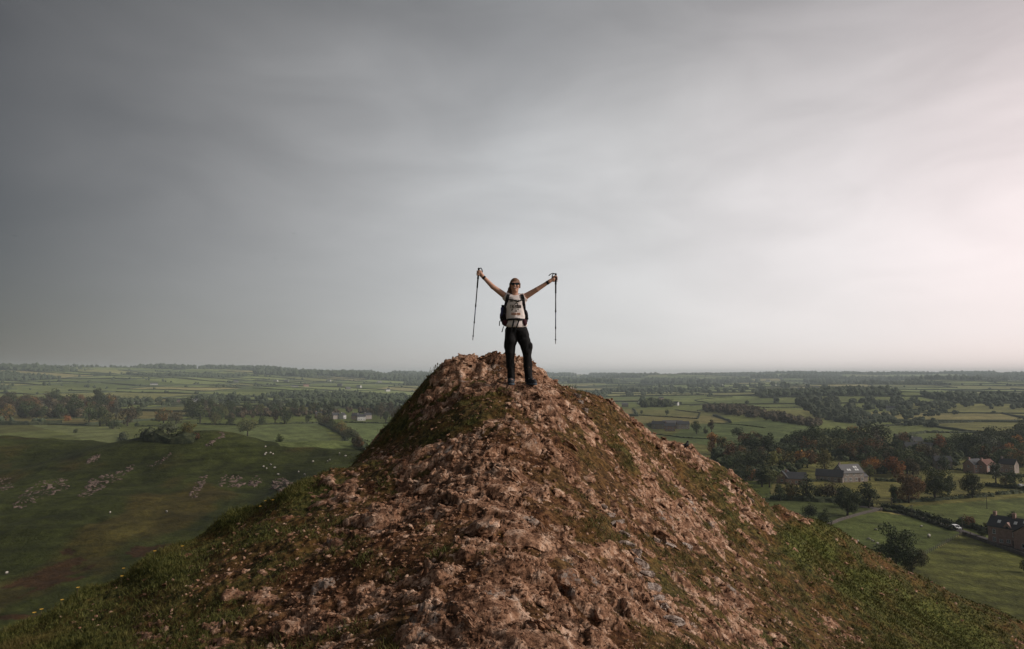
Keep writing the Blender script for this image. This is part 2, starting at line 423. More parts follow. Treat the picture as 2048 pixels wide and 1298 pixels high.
def ridge_surface(x, y, px=None, py=None):
    """height, rock mask, grass mask of the ridge"""
    z0 = tps(x, y)
    if px is None:
        px, py = project(np.stack([x, y, z0], -1))
    g = grass_weight(np.clip(px, -300, 2400), np.clip(py, 600, 1500))
    g = np.clip(g + .20 * fbm(x * 1.1, y * 1.1, 4, 31) + .12 * fbm(x * 4, y * 4, 3, 37), 0, 1)
    # bedding runs down to the right on the right flank, level on the left
    ang = np.radians(-6) - np.radians(26) * sstep(-1, 4, x)
    wx = x + .25 * fbm(x * 1.3, y * 1.3, 3, 5); wy = y + .25 * fbm(x * 1.3 + 7, y * 1.3, 3, 6)
    ca, sa = math.cos(math.radians(-22)), math.sin(math.radians(-22))
    u = wx * ca + wy * sa; v = -wx * sa + wy * ca
    rd = np.zeros(x.shape)
    for s, amp, st, sd in ((1.05, .11, 1.6, 40), (.46, .105, 2.1, 50), (.20, .070, 2.3, 60), (.085, .022, 2.0, 70)):
        F1, F2, dx, dy, ci, cj = worley(u / (s * st), v / s, sd)
        r0 = _h(ci, cj, sd + 5); r1 = _h(ci, cj, sd + 6) - .5; r2 = _h(ci, cj, sd + 7) - .35
        block = (r0 - .5) * .9 + (r1 * dx + r2 * dy) * 1.5
        crev = sstep(.0, .16, F2 - F1)
        rd += amp * (block * (.35 + .65 * crev) - .35 * (1 - crev))
    rd += .05 * fbm(x * 3.1, y * 3.1, 4, 9)
    rd += .075 * (np.abs(fbm(u * 1.5, v * 4.2, 4, 91)) * 2 - .35) + .040 * (np.abs(fbm(u * 4.0, v * 11, 3, 95)) * 2 - .35)     # weathered runnels along the beds
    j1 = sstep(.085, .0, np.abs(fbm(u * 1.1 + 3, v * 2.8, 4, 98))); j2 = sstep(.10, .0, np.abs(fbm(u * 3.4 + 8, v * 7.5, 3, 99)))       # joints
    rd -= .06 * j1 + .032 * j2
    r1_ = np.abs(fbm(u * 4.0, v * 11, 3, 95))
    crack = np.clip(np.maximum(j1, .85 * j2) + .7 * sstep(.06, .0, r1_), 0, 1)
    near = sstep(2.0, 4.0, y) * .5 + .5
    zr = z0 + rd * near * .70 - .015
    tl = .16 * x - .10 * y + .05 * fbm(x * 1.7, y * 1.7, 3, 15)
    st = .10; q = (zr + tl) / st; fl = np.floor(q); fr = q - fl
    zt = (fl + sstep(.50, .92, fr)) * st - tl                 # beds broken into small ledges
    zr = zr + (zt - zr) * .7 * sstep(-.25, .2, fbm(x * .8, y * .8, 3, 16))
    lump = .10 * fbm(x * .9, y * .9, 3, 21) + .05 * fbm(x * 3.3, y * 3.3, 3, 22)
    zs = z0 + lump - .068 + .19 * g + rock_weight(np.clip(px, -300, 2400), np.clip(py, 600, 1500)) + .030 * fbm(x * 7, y * 7, 3, 24) + .020 * fbm(x * 19, y * 19, 3, 23)
    d = zr - zs
    rock = sstep(-.015, .03, d)
    z = np.where(d > 0, zr, zs + .12 * np.minimum(d, 0))
    z = np.maximum(z, zs - .05)
    foot = np.exp(-(((x - .13) / .32) ** 2 + ((y - 10.7) / .3) ** 2) * 1.2)      # the trodden spot where the hiker stands
    z = z * (1 - foot) + (FOOT_Z) * foot
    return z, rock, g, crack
FOOT_Z = float(at(1040, 769, 10.7)[2])
NRC, NRR = 940, 560
_t = np.linspace(-1.06, 1.08, NRC); _d = np.exp(np.linspace(math.log(1.5), math.log(20.5), NRR - 40))
_d = np.concatenate([_d, np.linspace(20.8, 38, 40)])
TT, DD = np.meshgrid(_t, _d)
RX, RY = TT * DD, DD.copy()
RX = RX + .004 * DD * (RS.rand(*RX.shape) - .5) * .6; RY = RY + .004 * DD * (RS.rand(*RX.shape) - .5) * .6
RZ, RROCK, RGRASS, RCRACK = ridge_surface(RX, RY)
_edge = np.zeros(RZ.shape); _edge[-6:, :] = np.linspace(0, 1, 6)[:, None]
RZ = RZ - _edge * 14
RV = np.stack([RX, RY, RZ], -1)
def grid_faces(nr, nc):
    i = np.arange((nr - 1) * (nc - 1)); r, c = i // (nc - 1), i % (nc - 1)
    a = r * nc + c
    return np.stack([a, a + 1, a + nc + 1, a + nc], 1)
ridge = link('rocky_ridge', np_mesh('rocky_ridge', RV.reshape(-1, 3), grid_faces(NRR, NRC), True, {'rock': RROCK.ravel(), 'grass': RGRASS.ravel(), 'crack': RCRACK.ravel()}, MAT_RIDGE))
tag(ridge, 'reddish limestone ridge with patchy turf rising to the summit', kind='structure')
RPX, RPY = project(RV)
# which ridge points the photograph sees: nearest surface wins per column
_vis = np.zeros(RZ.shape, bool)
_best = np.full(NRC, 1e9)
for r in range(NRR):
    v = RPY[r] < _best + 1.0
    _vis[r] = v & (RPY[r] < 1330) & (RPX[r] > -40) & (RPX[r] < 2090)
    _best = np.minimum(_best, RPY[r])
def ridge_normal(r, c):
    r = np.clip(r, 2, NRR - 3); c = np.clip(c, 2, NRC - 3)
    a = RV[r, c + 2] - RV[r, c - 2]; b = RV[r + 2, c] - RV[r - 2, c]
    n = np.cross(a, b); return n / np.linalg.norm(n, axis=-1, keepdims=True)
def ridge_at(px, py):
    d = (RPX - px) ** 2 + (RPY - py) ** 2
    d = np.where(_vis, d, 1e9)
    return np.unravel_index(d.argmin(), d.shape)

# ------------------------------------------------------------------ the valley: one sheet to the horizon
AZ_TOP = [(-60, 88), (-37, 92), (-30, 90), (-22, 84), (-15.5, 73), (-8.5, 62), (0, 56), (10, 54), (20, 54), (37, 56), (60, 60)]
def H(x, y):
    x = np.asarray(x, float); y = np.asarray(y, float)
    r = np.hypot(x, y) + 1e-6
    az = np.degrees(np.arctan2(x, y))
    z = np.full(x.shape, -55.0)
    z += 7 * fbm(x / 520, y / 520, 3, 101) * sstep(420, 1000, r)
    z += 17 * fbm(x / 1000 + 3, y / 800, 3, 105) * sstep(900, 1900, r)
    rise = np.interp(az, [a for a, _ in AZ_TOP], [b for _, b in AZ_TOP])
    r0 = np.interp(az, [-37, -20, -8, 5, 40], [1500, 1700, 2300, 2900, 2600])
    r1 = np.interp(az, [-37, -20, -8, 5, 40], [4200, 4600, 6000, 7800, 7600])
    k = np.clip((r - r0) / (r1 - r0), 0, 1)
    z += rise * (k ** 1.25) * sstep(-.02, .12, k)
    z -= 22 * sstep(1.0, 1.6, (r - r0) / (r1 - r0))
    z += 24 * fbm(x / 1500 + 9, y / 1100, 3, 111) * sstep(1800, 3000, r) * (1 - .75 * sstep(.6, 1, k))
    # dip of the river valley on the right
    t = x / np.maximum(y, 1)
    z -= 9 * np.exp(-((r - 950) / 380) ** 2) * sstep(.38, .5, t) * sstep(.95, .75, t)
    # grassy hill on the left
    hp = np.interp(y, [60, 100, 150, 200, 240, 270, 300, 322, 340, 370, 420, 500], [.12, .14, .2, .36, .53, .68, .84, .95, .93, .8, .45, 0])
    hp2 = np.interp(y + 25, [60, 100, 150, 200, 240, 270, 300, 322, 340, 370, 420, 500], [.12, .14, .2, .36, .53, .68, .84, .95, .93, .8, .45, 0])
    hp = .5 * (hp + hp2)
    lt = np.interp(t, [-1.5, -.75, -.6, -.45, -.3, -.2, -.1, .05, .15], [1.0, 1.13, 1.07, .98, .97, .93, .7, .2, 0])
    bump = 7.0 * np.exp(-(((x + 137) / 26) ** 2 + ((y - 312) / 26) ** 2)) - 4.5 * np.exp(-(((x + 95) / 22) ** 2 + ((y - 262) / 30) ** 2)) - 5.0 * np.exp(-(((x + 215) / 40) ** 2 + ((y - 290) / 40) ** 2)) + 2.0 * np.exp(-(((x + 168) / 22) ** 2 + ((y - 300) / 30) ** 2))
    hill = 24.5 * hp * lt + bump + (4.2 * fbm(x / 42, y / 42, 4, 121) + .5 * fbm(x / 8, y / 8, 3, 127)) * sstep(0, .3, hp * lt)
    z += np.where(y > 0, hill, 0)
    # the cone of our own hill below the ridge sheet
    rr = np.hypot(x - 3, y - 9)
    z = np.maximum(z, -9.0 - .78 * np.maximum(rr - 4, 0))
    return z
_gr = np.concatenate([np.linspace(110, 1200, 2500), np.geomspace(1200, 9500, 2500)])
def ground(px, py):
    """where the ray of a photograph pixel meets the valley"""
    d = ray(px, py); d = d / math.hypot(d[0], d[1])
    hz = H(d[0] * _gr, d[1] * _gr)
    below = d[2] * _gr < hz
    i = int(below.argmax()) if below.any() else len(_gr) - 1
    r = _gr[i]
    return Vector((d[0] * r, d[1] * r, float(hz[i])))
def Hz(x, y): return float(H(np.array([x]), np.array([y]))[0])

# fields: warped rows of plots; hedges run along their edges
ROT = math.radians(-14)
FW, FH = 290.0, 205.0
def warp(x, y):
    u = x * math.cos(ROT) + y * math.sin(ROT); v = -x * math.sin(ROT) + y * math.cos(ROT)
    return u + 70 * fbm(x / 420, y / 420, 2, 201), v + 60 * fbm(x / 420 + 5, y / 420 + 8, 2, 207)
def unwarp(u, v):
    x = u * math.cos(ROT) - v * math.sin(ROT); y = u * math.sin(ROT) + v * math.cos(ROT)
    for _ in range(6):
        a, b = warp(x, y)
        du, dv = u - a, v - b
        x = x + du * math.cos(ROT) - dv * math.sin(ROT); y = y + du * math.sin(ROT) + dv * math.cos(ROT)
    return x, y
def field_cell(x, y):
    u, v = warp(x, y)
    j = np.floor(v / FH)
    sh = _h(j, j * 0, 301)
    i = np.floor(u / FW + sh)
    return i, j, u, v, sh
PAL = np.array([1, 1, .85]) * np.array([(.135, .165, .075), (.105, .135, .055), (.16, .165, .085), (.085, .11, .045), (.20, .185, .11), (.125, .15, .07), (.15, .18, .085), (.115, .125, .06)])
def is_wood(i, j, r):
    return (_h(i, j, 331) < np.where(r > 1500, .16, .03))

NAZ = 860
_az = np.concatenate([np.radians(np.linspace(-180, -47, 36))[:-1], np.radians(np.linspace(-47, 47, NAZ)), np.radians(np.linspace(47, 180, 36))[1:]])
inv = 1 / np.linspace(1 / 118.0, 1 / 3600.0, 330)
geo = np.geomspace(400, 12500, 250)
_rr = np.unique(np.round(np.concatenate([[2, 30, 60, 90, 105], inv, geo]), 1))
GA, GR = np.meshgrid(_az, _rr)
GX, GY = np.sin(GA) * GR, np.cos(GA) * GR
GZ = H(GX, GY)
def in_poly(x, y, poly):
    c = np.zeros(x.shape, bool); n = len(poly); j = n - 1
    for i in range(n):
        xi, yi = poly[i][0], poly[i][1]; xj, yj = poly[j][0], poly[j][1]
        m = ((yi > y) != (yj > y)) & (x < (xj - xi) * (y - yi) / (yj - yi + 1e-12) + xi)
        c ^= m; j = i
    return c
def terrain_color(x, y):
    r = np.hypot(x, y)
    i, j, u, v, sh = field_cell(x, y)
    k = (_h(i, j, 311) * len(PAL)).astype(int) % len(PAL)
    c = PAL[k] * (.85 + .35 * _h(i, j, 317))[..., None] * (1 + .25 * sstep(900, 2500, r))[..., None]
    # mowing and grazing stripes along the plots
    st = .5 + .5 * np.sin(v * 2 * np.pi / 9.0 + 2 * fbm(x / 60, y / 60, 2, 341))
    c = c * (1 + .10 * (st - .5) * sstep(1500, 500, r))[..., None]
    w = is_wood(i, j, r) & (r > 1000)
    c = np.where(w[..., None], np.array([.03, .04, .018]), c)
    c = c * (1 + .22 * fbm(x / 70, y / 70, 4, 345))[..., None]
    # farther country turns duller
    # the rough hill on the left
    t = x / np.maximum(y, 1)
    hillm = sstep(470, 395, y) * sstep(.12, .0, t) * (y > 0)
    n1 = fbm(x / 30, y / 30, 4, 351); n2 = fbm(x / 6, y / 10, 3, 353)
    hc = np.array([.037, .047, .0155]) * (1 + .40 * n1 + .28 * n2)[..., None]
    br = sstep(.10, .42, fbm(x / 22 + 4, y / 34, 4, 357))[..., None]
    hc = hc * (1 - .55 * br) + np.array([.075, .055, .022]) * .55 * br
    c = c * (1 - hillm[..., None]) + hc * hillm[..., None]
    return c
GC = terrain_color(GX, GY) * np.array([1.12, 1.07, .88])
def paint(poly_px, col, stripe=None, feather=0):
    poly = [ground(*p) for p in poly_px]
    m = in_poly(GX + feather * fbm(GX / 9, GY / 9, 3, 381), GY + feather * fbm(GX / 9 + 5, GY / 9, 3, 383), poly) & (GR < 1500)
    n = 1 + .16 * fbm(GX / 18, GY / 18, 4, 361) + .10 * fbm(GX / 3.5, GY / 3.5, 3, 364)
    cc = np.array(col)[None, None, :] * n[..., None] * 1.22
    if stripe is not None:
        wl, ang, amp = stripe
        s = GX * math.cos(ang) + GY * math.sin(ang)
        cc = cc * (1 + amp * np.sin(s * 2 * np.pi / wl + 1.5 * fbm(GX / 40, GY / 40, 2, 371)))[..., None]
    GC[m] = cc[m]
paint([(1530, 990), (1660, 985), (1760, 1018), (1640, 1060), (1500, 1060)], (.085, .105, .038))
paint([(1600, 960), (1900, 950), (2130, 970), (2130, 1000), (1760, 1018), (1600, 995)], (.155, .145, .05), (14, .4, .08))
paint([(1760, 1018), (2130, 988), (2140, 1130), (1920, 1062), (1850, 1035)], (.098, .118, .040), (16, 1.25, .10))
paint([(1560, 1060), (1720, 1020), (1830, 1033), (1925, 1066), (1840, 1116), (1640, 1190), (1500, 1150)], (.090, .112, .036), (11, .3, .07))
paint([(1925, 1068), (2150, 1140), (2160, 1330), (1700, 1280), (1840, 1116)], (.102, .108, .032), (8.5, 1.15, .20))
paint([(400, 858), (640, 845), (735, 900), (560, 890)], (.125, .155, .062), (13, .5, .10))
paint([(680, 846), (820, 846), (820, 905), (740, 900)], (.12, .155, .062), (10, -.6, .12))
paint([(60, 850), (230, 852), (390, 876), (390, 886), (150, 872)], (.150, .17, .075))
paint([(1380, 850), (1640, 842), (1640, 900), (1480, 900), (1330, 878)], (.092, .122, .045), (22, .8, .05))
# withered bracken in the hollow
BRACKEN = [[(40, 1168), (90, 1132), (150, 1118), (188, 1122), (160, 1140), (120, 1160), (70, 1190), (38, 1200)], [(262, 1108), (310, 1092), (372, 1088), (330, 1104), (285, 1112)], [(-5, 1240), (35, 1228), (42, 1242), (10, 1262), (-10, 1262)]]
for p in BRACKEN: paint(p, (.050, .027, .013), None, 9)
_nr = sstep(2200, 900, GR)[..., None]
GC = GC * (1 - _nr * np.array([.22, .24, .36]))          # near pasture toned darker and yellower than the far country
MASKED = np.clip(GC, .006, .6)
def make_valley_mat():
    t = NT('valley_turf'); vec = t.pos()
    a = t.noise(vec, .9, 5, .65); b = t.noise(vec, .06, 5, .6)
    c = t.mix(1.0, t.attr('Col', 'Color'), t.ramp(a, [(.25, .72), (.75, 1.28)]), 'MULTIPLY')
    c = t.mix(1.0, c, t.ramp(b, [(.25, (.82, .84, .80)), (.75, (1.15, 1.12, 1.1))]), 'MULTIPLY')
    mp = t.n('ShaderNodeMapping', {'Vector': vec}); mp.inputs['Scale'].default_value = (.05, .05, .9)
    tr = t.noise(mp.outputs[0], 1.0, 4, .65)
    c = t.mix(1.0, c, t.ramp(tr, [(.38, .72), (.5, 1.0), (.62, 1.25)]), 'MULTIPLY')
    tu = t.noise(vec, .28, 4, .7)
    c = t.mix(1.0, c, t.ramp(tu, [(.36, .70), (.5, 1.0), (.64, 1.22)]), 'MULTIPLY')
    t.color(c); t.bump(t.math('ADD', t.math('MULTIPLY', a, .4), tu), .8, .9)
    return t.done(.95, .1)
MAT_VALLEY = make_valley_mat()
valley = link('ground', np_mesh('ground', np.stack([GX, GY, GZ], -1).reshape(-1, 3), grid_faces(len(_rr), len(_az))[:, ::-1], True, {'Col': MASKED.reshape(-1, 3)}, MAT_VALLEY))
tag(valley, 'patchwork of pasture reaching from the foot of the ridge to the horizon', kind='structure')

# ------------------------------------------------------------------ foliage materials
def foliage(name, dark, mid, light, accent=None):
    t = NT(name); ob = t.coord(); inf = t.n('ShaderNodeObjectInfo').outputs['Random']
    a = t.noise(t.pos(), .55, 3, .6); b = t.noise(t.pos(), 2.3, 2, .6)
    f = t.math('ADD', t.math('MULTIPLY', a, .65), t.math('MULTIPLY', b, .35))
    c = t.ramp(f, [(.38, dark), (.5, mid), (.61, light)])
    if accent is not None:
        c = t.mix(t.ramp(t.noise(t.pos(), .23, 2, .5), [(.45, 0), (.62, .85)]), c, accent)
    hs = t.n('ShaderNodeHueSaturation', {'Color': c, 'Hue': t.math('ADD', t.math('MULTIPLY', inf, .03), .485), 'Value': t.math('ADD', t.math('MULTIPLY', inf, .8), 1.05), 'Saturation': .95})
    t.color(hs.outputs[0])
    return t.done(.8, .15)
FOL = {
    'dark': foliage('leaves_dark_green', (.015, .021, .009), (.033, .043, .016), (.068, .076, .027)),
    'mid': foliage('leaves_green', (.020, .029, .011), (.042, .055, .019), (.078, .088, .030)),
    'olive': foliage('leaves_olive', (.030, .033, .012), (.068, .070, .024), (.115, .11, .038)),
    'grey': foliage('leaves_grey_green', (.032, .038, .024), (.062, .068, .042), (.10, .105, .066)),
    'yellow': foliage('leaves_yellow_green', (.040, .040, .012), (.098, .09, .022), (.17, .14, .032)),
    'orange': foliage('leaves_orange', (.070, .032, .010), (.21, .085, .018), (.34, .15, .030)),
    'rust': foliage('leaves_rust', (.036, .020, .009), (.095, .046, .018), (.155, .078, .028)),
    'brown': foliage('leaves_brown', (.024, .020, .012), (.055, .042, .022), (.092, .070, .036)),
    'turning': foliage('leaves_turning', (.022, .025, .010), (.05, .052, .018), (.088, .082, .026), (.17, .075, .018)),
}
MAT_BARK = plain('bark', (.055, .042, .032), .95, .35, 9)
MAT_HEDGE = foliage('hedge_leaves', (.014, .018, .009), (.028, .034, .015), (.052, .055, .024))
MAT_FAR = foliage('far_leaves', (.020, .028, .015), (.036, .046, .022), (.060, .068, .032))

# ------------------------------------------------------------------ far country: hedgerows and woods, one mass each
ICO = []
def _ico(n):
    bm = bmesh.new(); bmesh.ops.create_icosphere(bm, subdivisions=n, radius=1)
    v = np.array([q.co[:] for q in bm.verts]); f = np.array([[w.index for w in q.verts] for q in bm.faces]); bm.free(); return v, f
ICO1, ICO2, ICO3 = _ico(1), _ico(2), _ico(3)
def blobs(P, S, ico, rng, jit=.28, name='x'):
    """many jittered crowns as one vertex/face array"""
    v, f = ico; n = len(P)
    R = 1 + jit * (rng.rand(n, len(v)) * 2 - 1)
    a = rng.rand(n) * 6.28
    ca, sa = np.cos(a)[:, None], np.sin(a)[:, None]
    X = (v[None, :, 0] * ca - v[None, :, 1] * sa) * R * S[:, None, 0]; Y = (v[None, :, 0] * sa + v[None, :, 1] * ca) * R * S[:, None, 0]
    Z = v[None, :, 2] * R * S[:, None, 1]
    V = np.stack([X + P[:, None, 0], Y + P[:, None, 1], Z + P[:, None, 2]], -1).reshape(-1, 3)
    F = (f[None] + (np.arange(n) * len(v))[:, None, None]).reshape(-1, 3)
    return V, F
def clump(P, S, rng, k):
    """each crown as k overlapping lumps"""
    n = len(P); q = np.repeat(np.arange(n), k)
    o = rng.uniform(-1, 1, (len(q), 3)) * np.stack([S[q, 0], S[q, 0], S[q, 1] * .7], -1) * .62
    return P[q] + o, S[q] * rng.uniform(.42, .72, (len(q), 1))
rng = np.random.RandomState(5)
def field_edges(rmin, rmax):
    E = []
    ext = rmax * 1.05
    js = np.arange(-int(ext / FH) - 2, int(ext / FH) + 3)
    for j in js:
        sh = float(_h(np.array([float(j)]), np.array([0.0]), 301)[0])
        for i in np.arange(-int(ext / FW) - 2, int(ext / FW) + 3):
            u0 = (i - sh) * FW; v0 = j * FH
            E.append((u0, v0, u0 + FW, v0)); E.append((u0, v0, u0, v0 + FH))
    E = np.array(E)
    x, y = unwarp((E[:, 0] + E[:, 2]) / 2, (E[:, 1] + E[:, 3]) / 2)
    r = np.hypot(x, y); az = np.degrees(np.arctan2(x, y))
    return E[(r > rmin) & (r < rmax) & (np.abs(az) < 48)]
def hedge_strip(xs, ys, h, w, rng):
    """bumpy strip with a ridge line"""
    n = len(xs); z = H(xs, ys)
    dx = np.gradient(xs); dy = np.gradient(ys); l = np.hypot(dx, dy) + 1e-9; nx, ny = -dy / l, dx / l
    hh = h * (.6 + .8 * rng.rand(n)); ww = w * (.7 + .6 * rng.rand(n)) * .5
    o = (rng.rand(n) - .5) * w * .4
    rows = [np.stack([xs + nx * ww, ys + ny * ww, z - .4], -1), np.stack([xs + nx * (ww * .75 + o), ys + ny * (ww * .75 + o), z + hh * .7], -1),
            np.stack([xs + nx * o, ys + ny * o, z + hh], -1), np.stack([xs - nx * (ww * .75 - o), ys - ny * (ww * .75 - o), z + hh * .7], -1), np.stack([xs - nx * ww, ys - ny * ww, z - .4], -1)]
    V = np.stack(rows, 1).reshape(-1, 3)
    k = np.arange(n - 1)[:, None] * 5 + np.arange(4)[None]
    k = k.ravel()
    return V, np.stack([k, k + 1, k + 6, k + 5], 1)
def far_country():
    HV, HF, nb = [], [], 0
    TP, TS = [], []
    E = field_edges(900, 6500)
    for u0, v0, u1, v1 in E:
        k = rng.rand()
        m = 9
        f = np.linspace(0, 1, m)
        x, y = unwarp(u0 + (u1 - u0) * f, v0 + (v1 - v0) * f)
        r = math.hypot(x[4], y[4])
        if k < .80:
            V, F = hedge_strip(x, y, 2.6 if r < 2500 else 3.6, 2.6 if r < 2500 else 4.5, rng)
            HV.append(V); HF.append(F + nb); nb += len(V)
        nt = rng.poisson(1.7 if k < .6 else .5)
        if rng.rand() < .12: nt += 9
        for _ in range(nt):
            q = rng.rand(); a = np.interp(q, f, x) + rng.randn() * 2; b = np.interp(q, f, y) + rng.randn() * 2
            TP.append((a, b)); TS.append(rng.uniform(3.0, 6.2))
    link('distant_hedgerows', np_mesh('distant_hedgerows', np.concatenate(HV), np.concatenate(HF), False, None, MAT_FAR)).__setitem__('kind', 'stuff')
    # woods fill whole plots
    g = 19.0
    ax = np.arange(-6200, 6200, g)
    for band in ((1000, 3600, 17.0), (3600, 8200, 30.0)):
        g = band[2]; ax = np.arange(-band[1], band[1], g)
        X, Y = np.meshgrid(ax, ax[ax > 300]); X = X.ravel() + (rng.rand(X.size) - .5) * g * .8; Y = Y.ravel() + (rng.rand(Y.size) - .5) * g * .8
        r = np.hypot(X, Y); az = np.degrees(np.arctan2(X, Y))
        m = (r > band[0]) & (r < band[1]) & (np.abs(az) < 42)
        X, Y, r = X[m], Y[m], r[m]
        i, j, u, v, sh = field_cell(X, Y)
        w = is_wood(i, j, r)
        TP += list(zip(X[w], Y[w])); TS += list(rng.uniform(.36, .55, int(w.sum())) * g)
    # ragged treetops on the skyline
    for a in np.radians(np.arange(-41, 41, .09)):
        if rng.rand() < .42: continue
        rr = np.interp(math.degrees(a), [-37, -20, -8, 5, 40], [4150, 4550, 5950, 7700, 7500]) + rng.randn() * 60
        TP.append((math.sin(a) * rr, math.cos(a) * rr)); TS.append(rng.uniform(4, 9) * (rr / 4500) ** .5)
    P = np.array(TP); S = np.array(TS)
    z = H(P[:, 0], P[:, 1])
    r = np.hypot(P[:, 0], P[:, 1])
    P3 = np.stack([P[:, 0], P[:, 1], z + S * .85], -1)
    S2 = np.stack([S, S * rng.uniform(.85, 1.25, len(S))], -1)
    n = r < 2300
    V1, F1 = blobs(*clump(P3[n], S2[n], rng, 4), ICO1, rng, .25); V2, F2 = blobs(P3[~n], S2[~n], ICO1, rng, .25)
    V = np.concatenate([V1, V2]); F = np.concatenate([F1, F2 + len(V1)])
    o = link('distant_woodland', np_mesh('distant_woodland', V, F, False, None, MAT_FAR)); o['kind'] = 'stuff'
    print('far trees', len(P), 'tris', len(F))
far_country()

# ------------------------------------------------------------------ the hazy air
def make_haze():
    zb, zt = float(GZ.min()) - 1.5, float(GZ.max()) + 30
    mb = MB(); mb.box((0, 0, (zb + zt) / 2), (12900, 12900, (zt - zb) / 2)); o = mb.build('haze')
    m = bpy.data.materials.new('haze_air'); m.use_nodes = True; nt = m.node_tree; nt.nodes.clear()
    out = nt.nodes.new('ShaderNodeOutputMaterial'); v = nt.nodes.new('ShaderNodeVolumePrincipled')
    v.inputs['Color'].default_value = (.82, .94, .975, 1); v.inputs['Density'].default_value = HAZE; v.inputs['Anisotropy'].default_value = .0
    nt.links.new(v.outputs[0], out.inputs['Volume'])
    o.data.materials.append(m); o['kind'] = 'stuff'
HAZE = 1.12e-4
make_haze()

# ------------------------------------------------------------------ stones set in the ridge
rng = np.random.RandomState(23)
def rock_proto(seed, ico, flat=.55, cuts=9):
    r = np.random.RandomState(seed)
    v = ico[0].copy() * (1, .72, flat)
    for _ in range(cuts):
        n = r.randn(3); n /= np.linalg.norm(n); d = r.uniform(.30, .62)
        s = v @ n - d
        v = v - np.where(s > 0, s, 0)[:, None] * n[None] * .95
    v += .05 * r.randn(*v.shape) * (1, 1, .6)
    return np_mesh('rock', v, ico[1], False, None, MAT_ROCK)
ROCKS = [rock_proto(900 + k, ICO2, .38 + .05 * (k % 6)) for k in range(14)]
SLABS = [rock_proto(950 + k, ICO3, .30 + .04 * k, 14) for k in range(8)]
def place_rock(me, r, c, size, sink=.35, rz=None, tilt=.55, stretch=(1, 1, 1)):
    n = Vector(ridge_normal(np.array(r), np.array(c)))
    up = (n * tilt + Vector((0, 0, 1)) * (1 - tilt)).normalized()
    q = up.to_track_quat('Z', 'Y')
    a = rz if rz is not None else math.radians(random.gauss(-20 if RX[r, c] > 0 else 5, 26))
    o = bpy.data.objects.new('rock', me); COL.objects.link(o)
    o.parent = ridge
    o.rotation_mode = 'QUATERNION'
    from mathutils import Quaternion
    o.rotation_quaternion = q @ Quaternion((0, 0, 1), a) @ Quaternion((1, 0, 0), random.gauss(0, .22)) @ Quaternion((0, 1, 0), random.gauss(0, .18))
    o.scale = (size * stretch[0], size * stretch[1], size * stretch[2])
    p = RV[r, c]
    o.location = Vector(p) - up * size * sink * .35
    return o
SPECIAL = [(1070, 742, 26, 2), (935, 722, 20, 0), (960, 1050, 62, 1), (1040, 1083, 60, 3), (1092, 1118, 42, 5), (1130, 1160, 46, 6), (1330, 1078, 44, 7), (1285, 1062, 24, 2), (1243, 1052, 22, 4), (1268, 1110, 26, 1), (1290, 1150, 32, 0), (1318, 1195, 36, 3),
           (575, 1255, 46, 5), (520, 1275, 28, 6), (640, 1268, 34, 7), (700, 1285, 40, 0), (830, 1215, 34, 1), (760, 1180, 26, 2), (800, 1090, 26, 3), (845, 985, 34, 4), (800, 992, 22, 5), (900, 915, 30, 6), (985, 905, 38, 7), (1060, 890, 40, 0), (1140, 890, 30, 1),
           (1030, 950, 32, 2), (1000, 985, 36, 3), (1120, 990, 28, 4), (1180, 960, 24, 5), (860, 1060, 24, 6), (1200, 1230, 34, 7), (1080, 1250, 40, 0), (940, 1240, 30, 1), (1410, 1160, 26, 2), (1480, 1210, 28, 3), (1500, 1035, 18, 4), (1375, 995, 16, 5), (890, 760, 20, 6), (860, 800, 20, 7), (830, 850, 18, 0), (1175, 800, 16, 1), (1255, 850, 14, 2), (1150, 790, 14, 3)]
for px, py, s, k in SPECIAL:
    r, c = ridge_at(px, py)
    place_rock(SLABS[k], r, c, s * RY[r, c] / FPX, .32, stretch=(1, .95, .75), tilt=.85)
for k, (px, py, s) in enumerate([(1205, 1012, 20), (1222, 1030, 22), (1236, 1048, 24), (1243, 1068, 22), (1252, 1088, 20), (1266, 1108, 26), (1276, 1130, 28), (1290, 1152, 30), (1302, 1174, 30), (1316, 1196, 32), (1330, 1216, 30), (1345, 1236, 26), (1146, 778, 12), (1152, 792, 14), (1160, 806, 14), (1168, 822, 14), (1312, 1082, 26), (1340, 1090, 24), (1372, 1092, 20), (1500, 1000, 10), (1376, 1000, 13), (1385, 1020, 10)]):
    r, c = ridge_at(px, py)
    o = place_rock(SLABS[k % 8], r, c, s * RY[r, c] / FPX, .30, rz=math.radians(-52 + random.gauss(0, 16)), stretch=(.9 + .4 * random.random(), .45 + .3 * random.random(), .9), tilt=.45)
    o.material_slots[0].link = 'OBJECT'; o.material_slots[0].material = MAT_GREY
vr, vc = np.nonzero(_vis)
wt = (RROCK[vr, vc] * .8 + .2) * (RGRASS[vr, vc] < .75)
idx = rng.choice(len(vr), 228, replace=False, p=wt / wt.sum())
for q in idx:
    r, c = int(vr[q]), int(vc[q])
    s = float(np.clip(rng.lognormal(2.25, .42), 6, 26))
    place_rock(ROCKS[rng.randint(len(ROCKS))], r, c, s * RY[r, c] / FPX, .75, tilt=.8, stretch=(1.2, 1, .8))
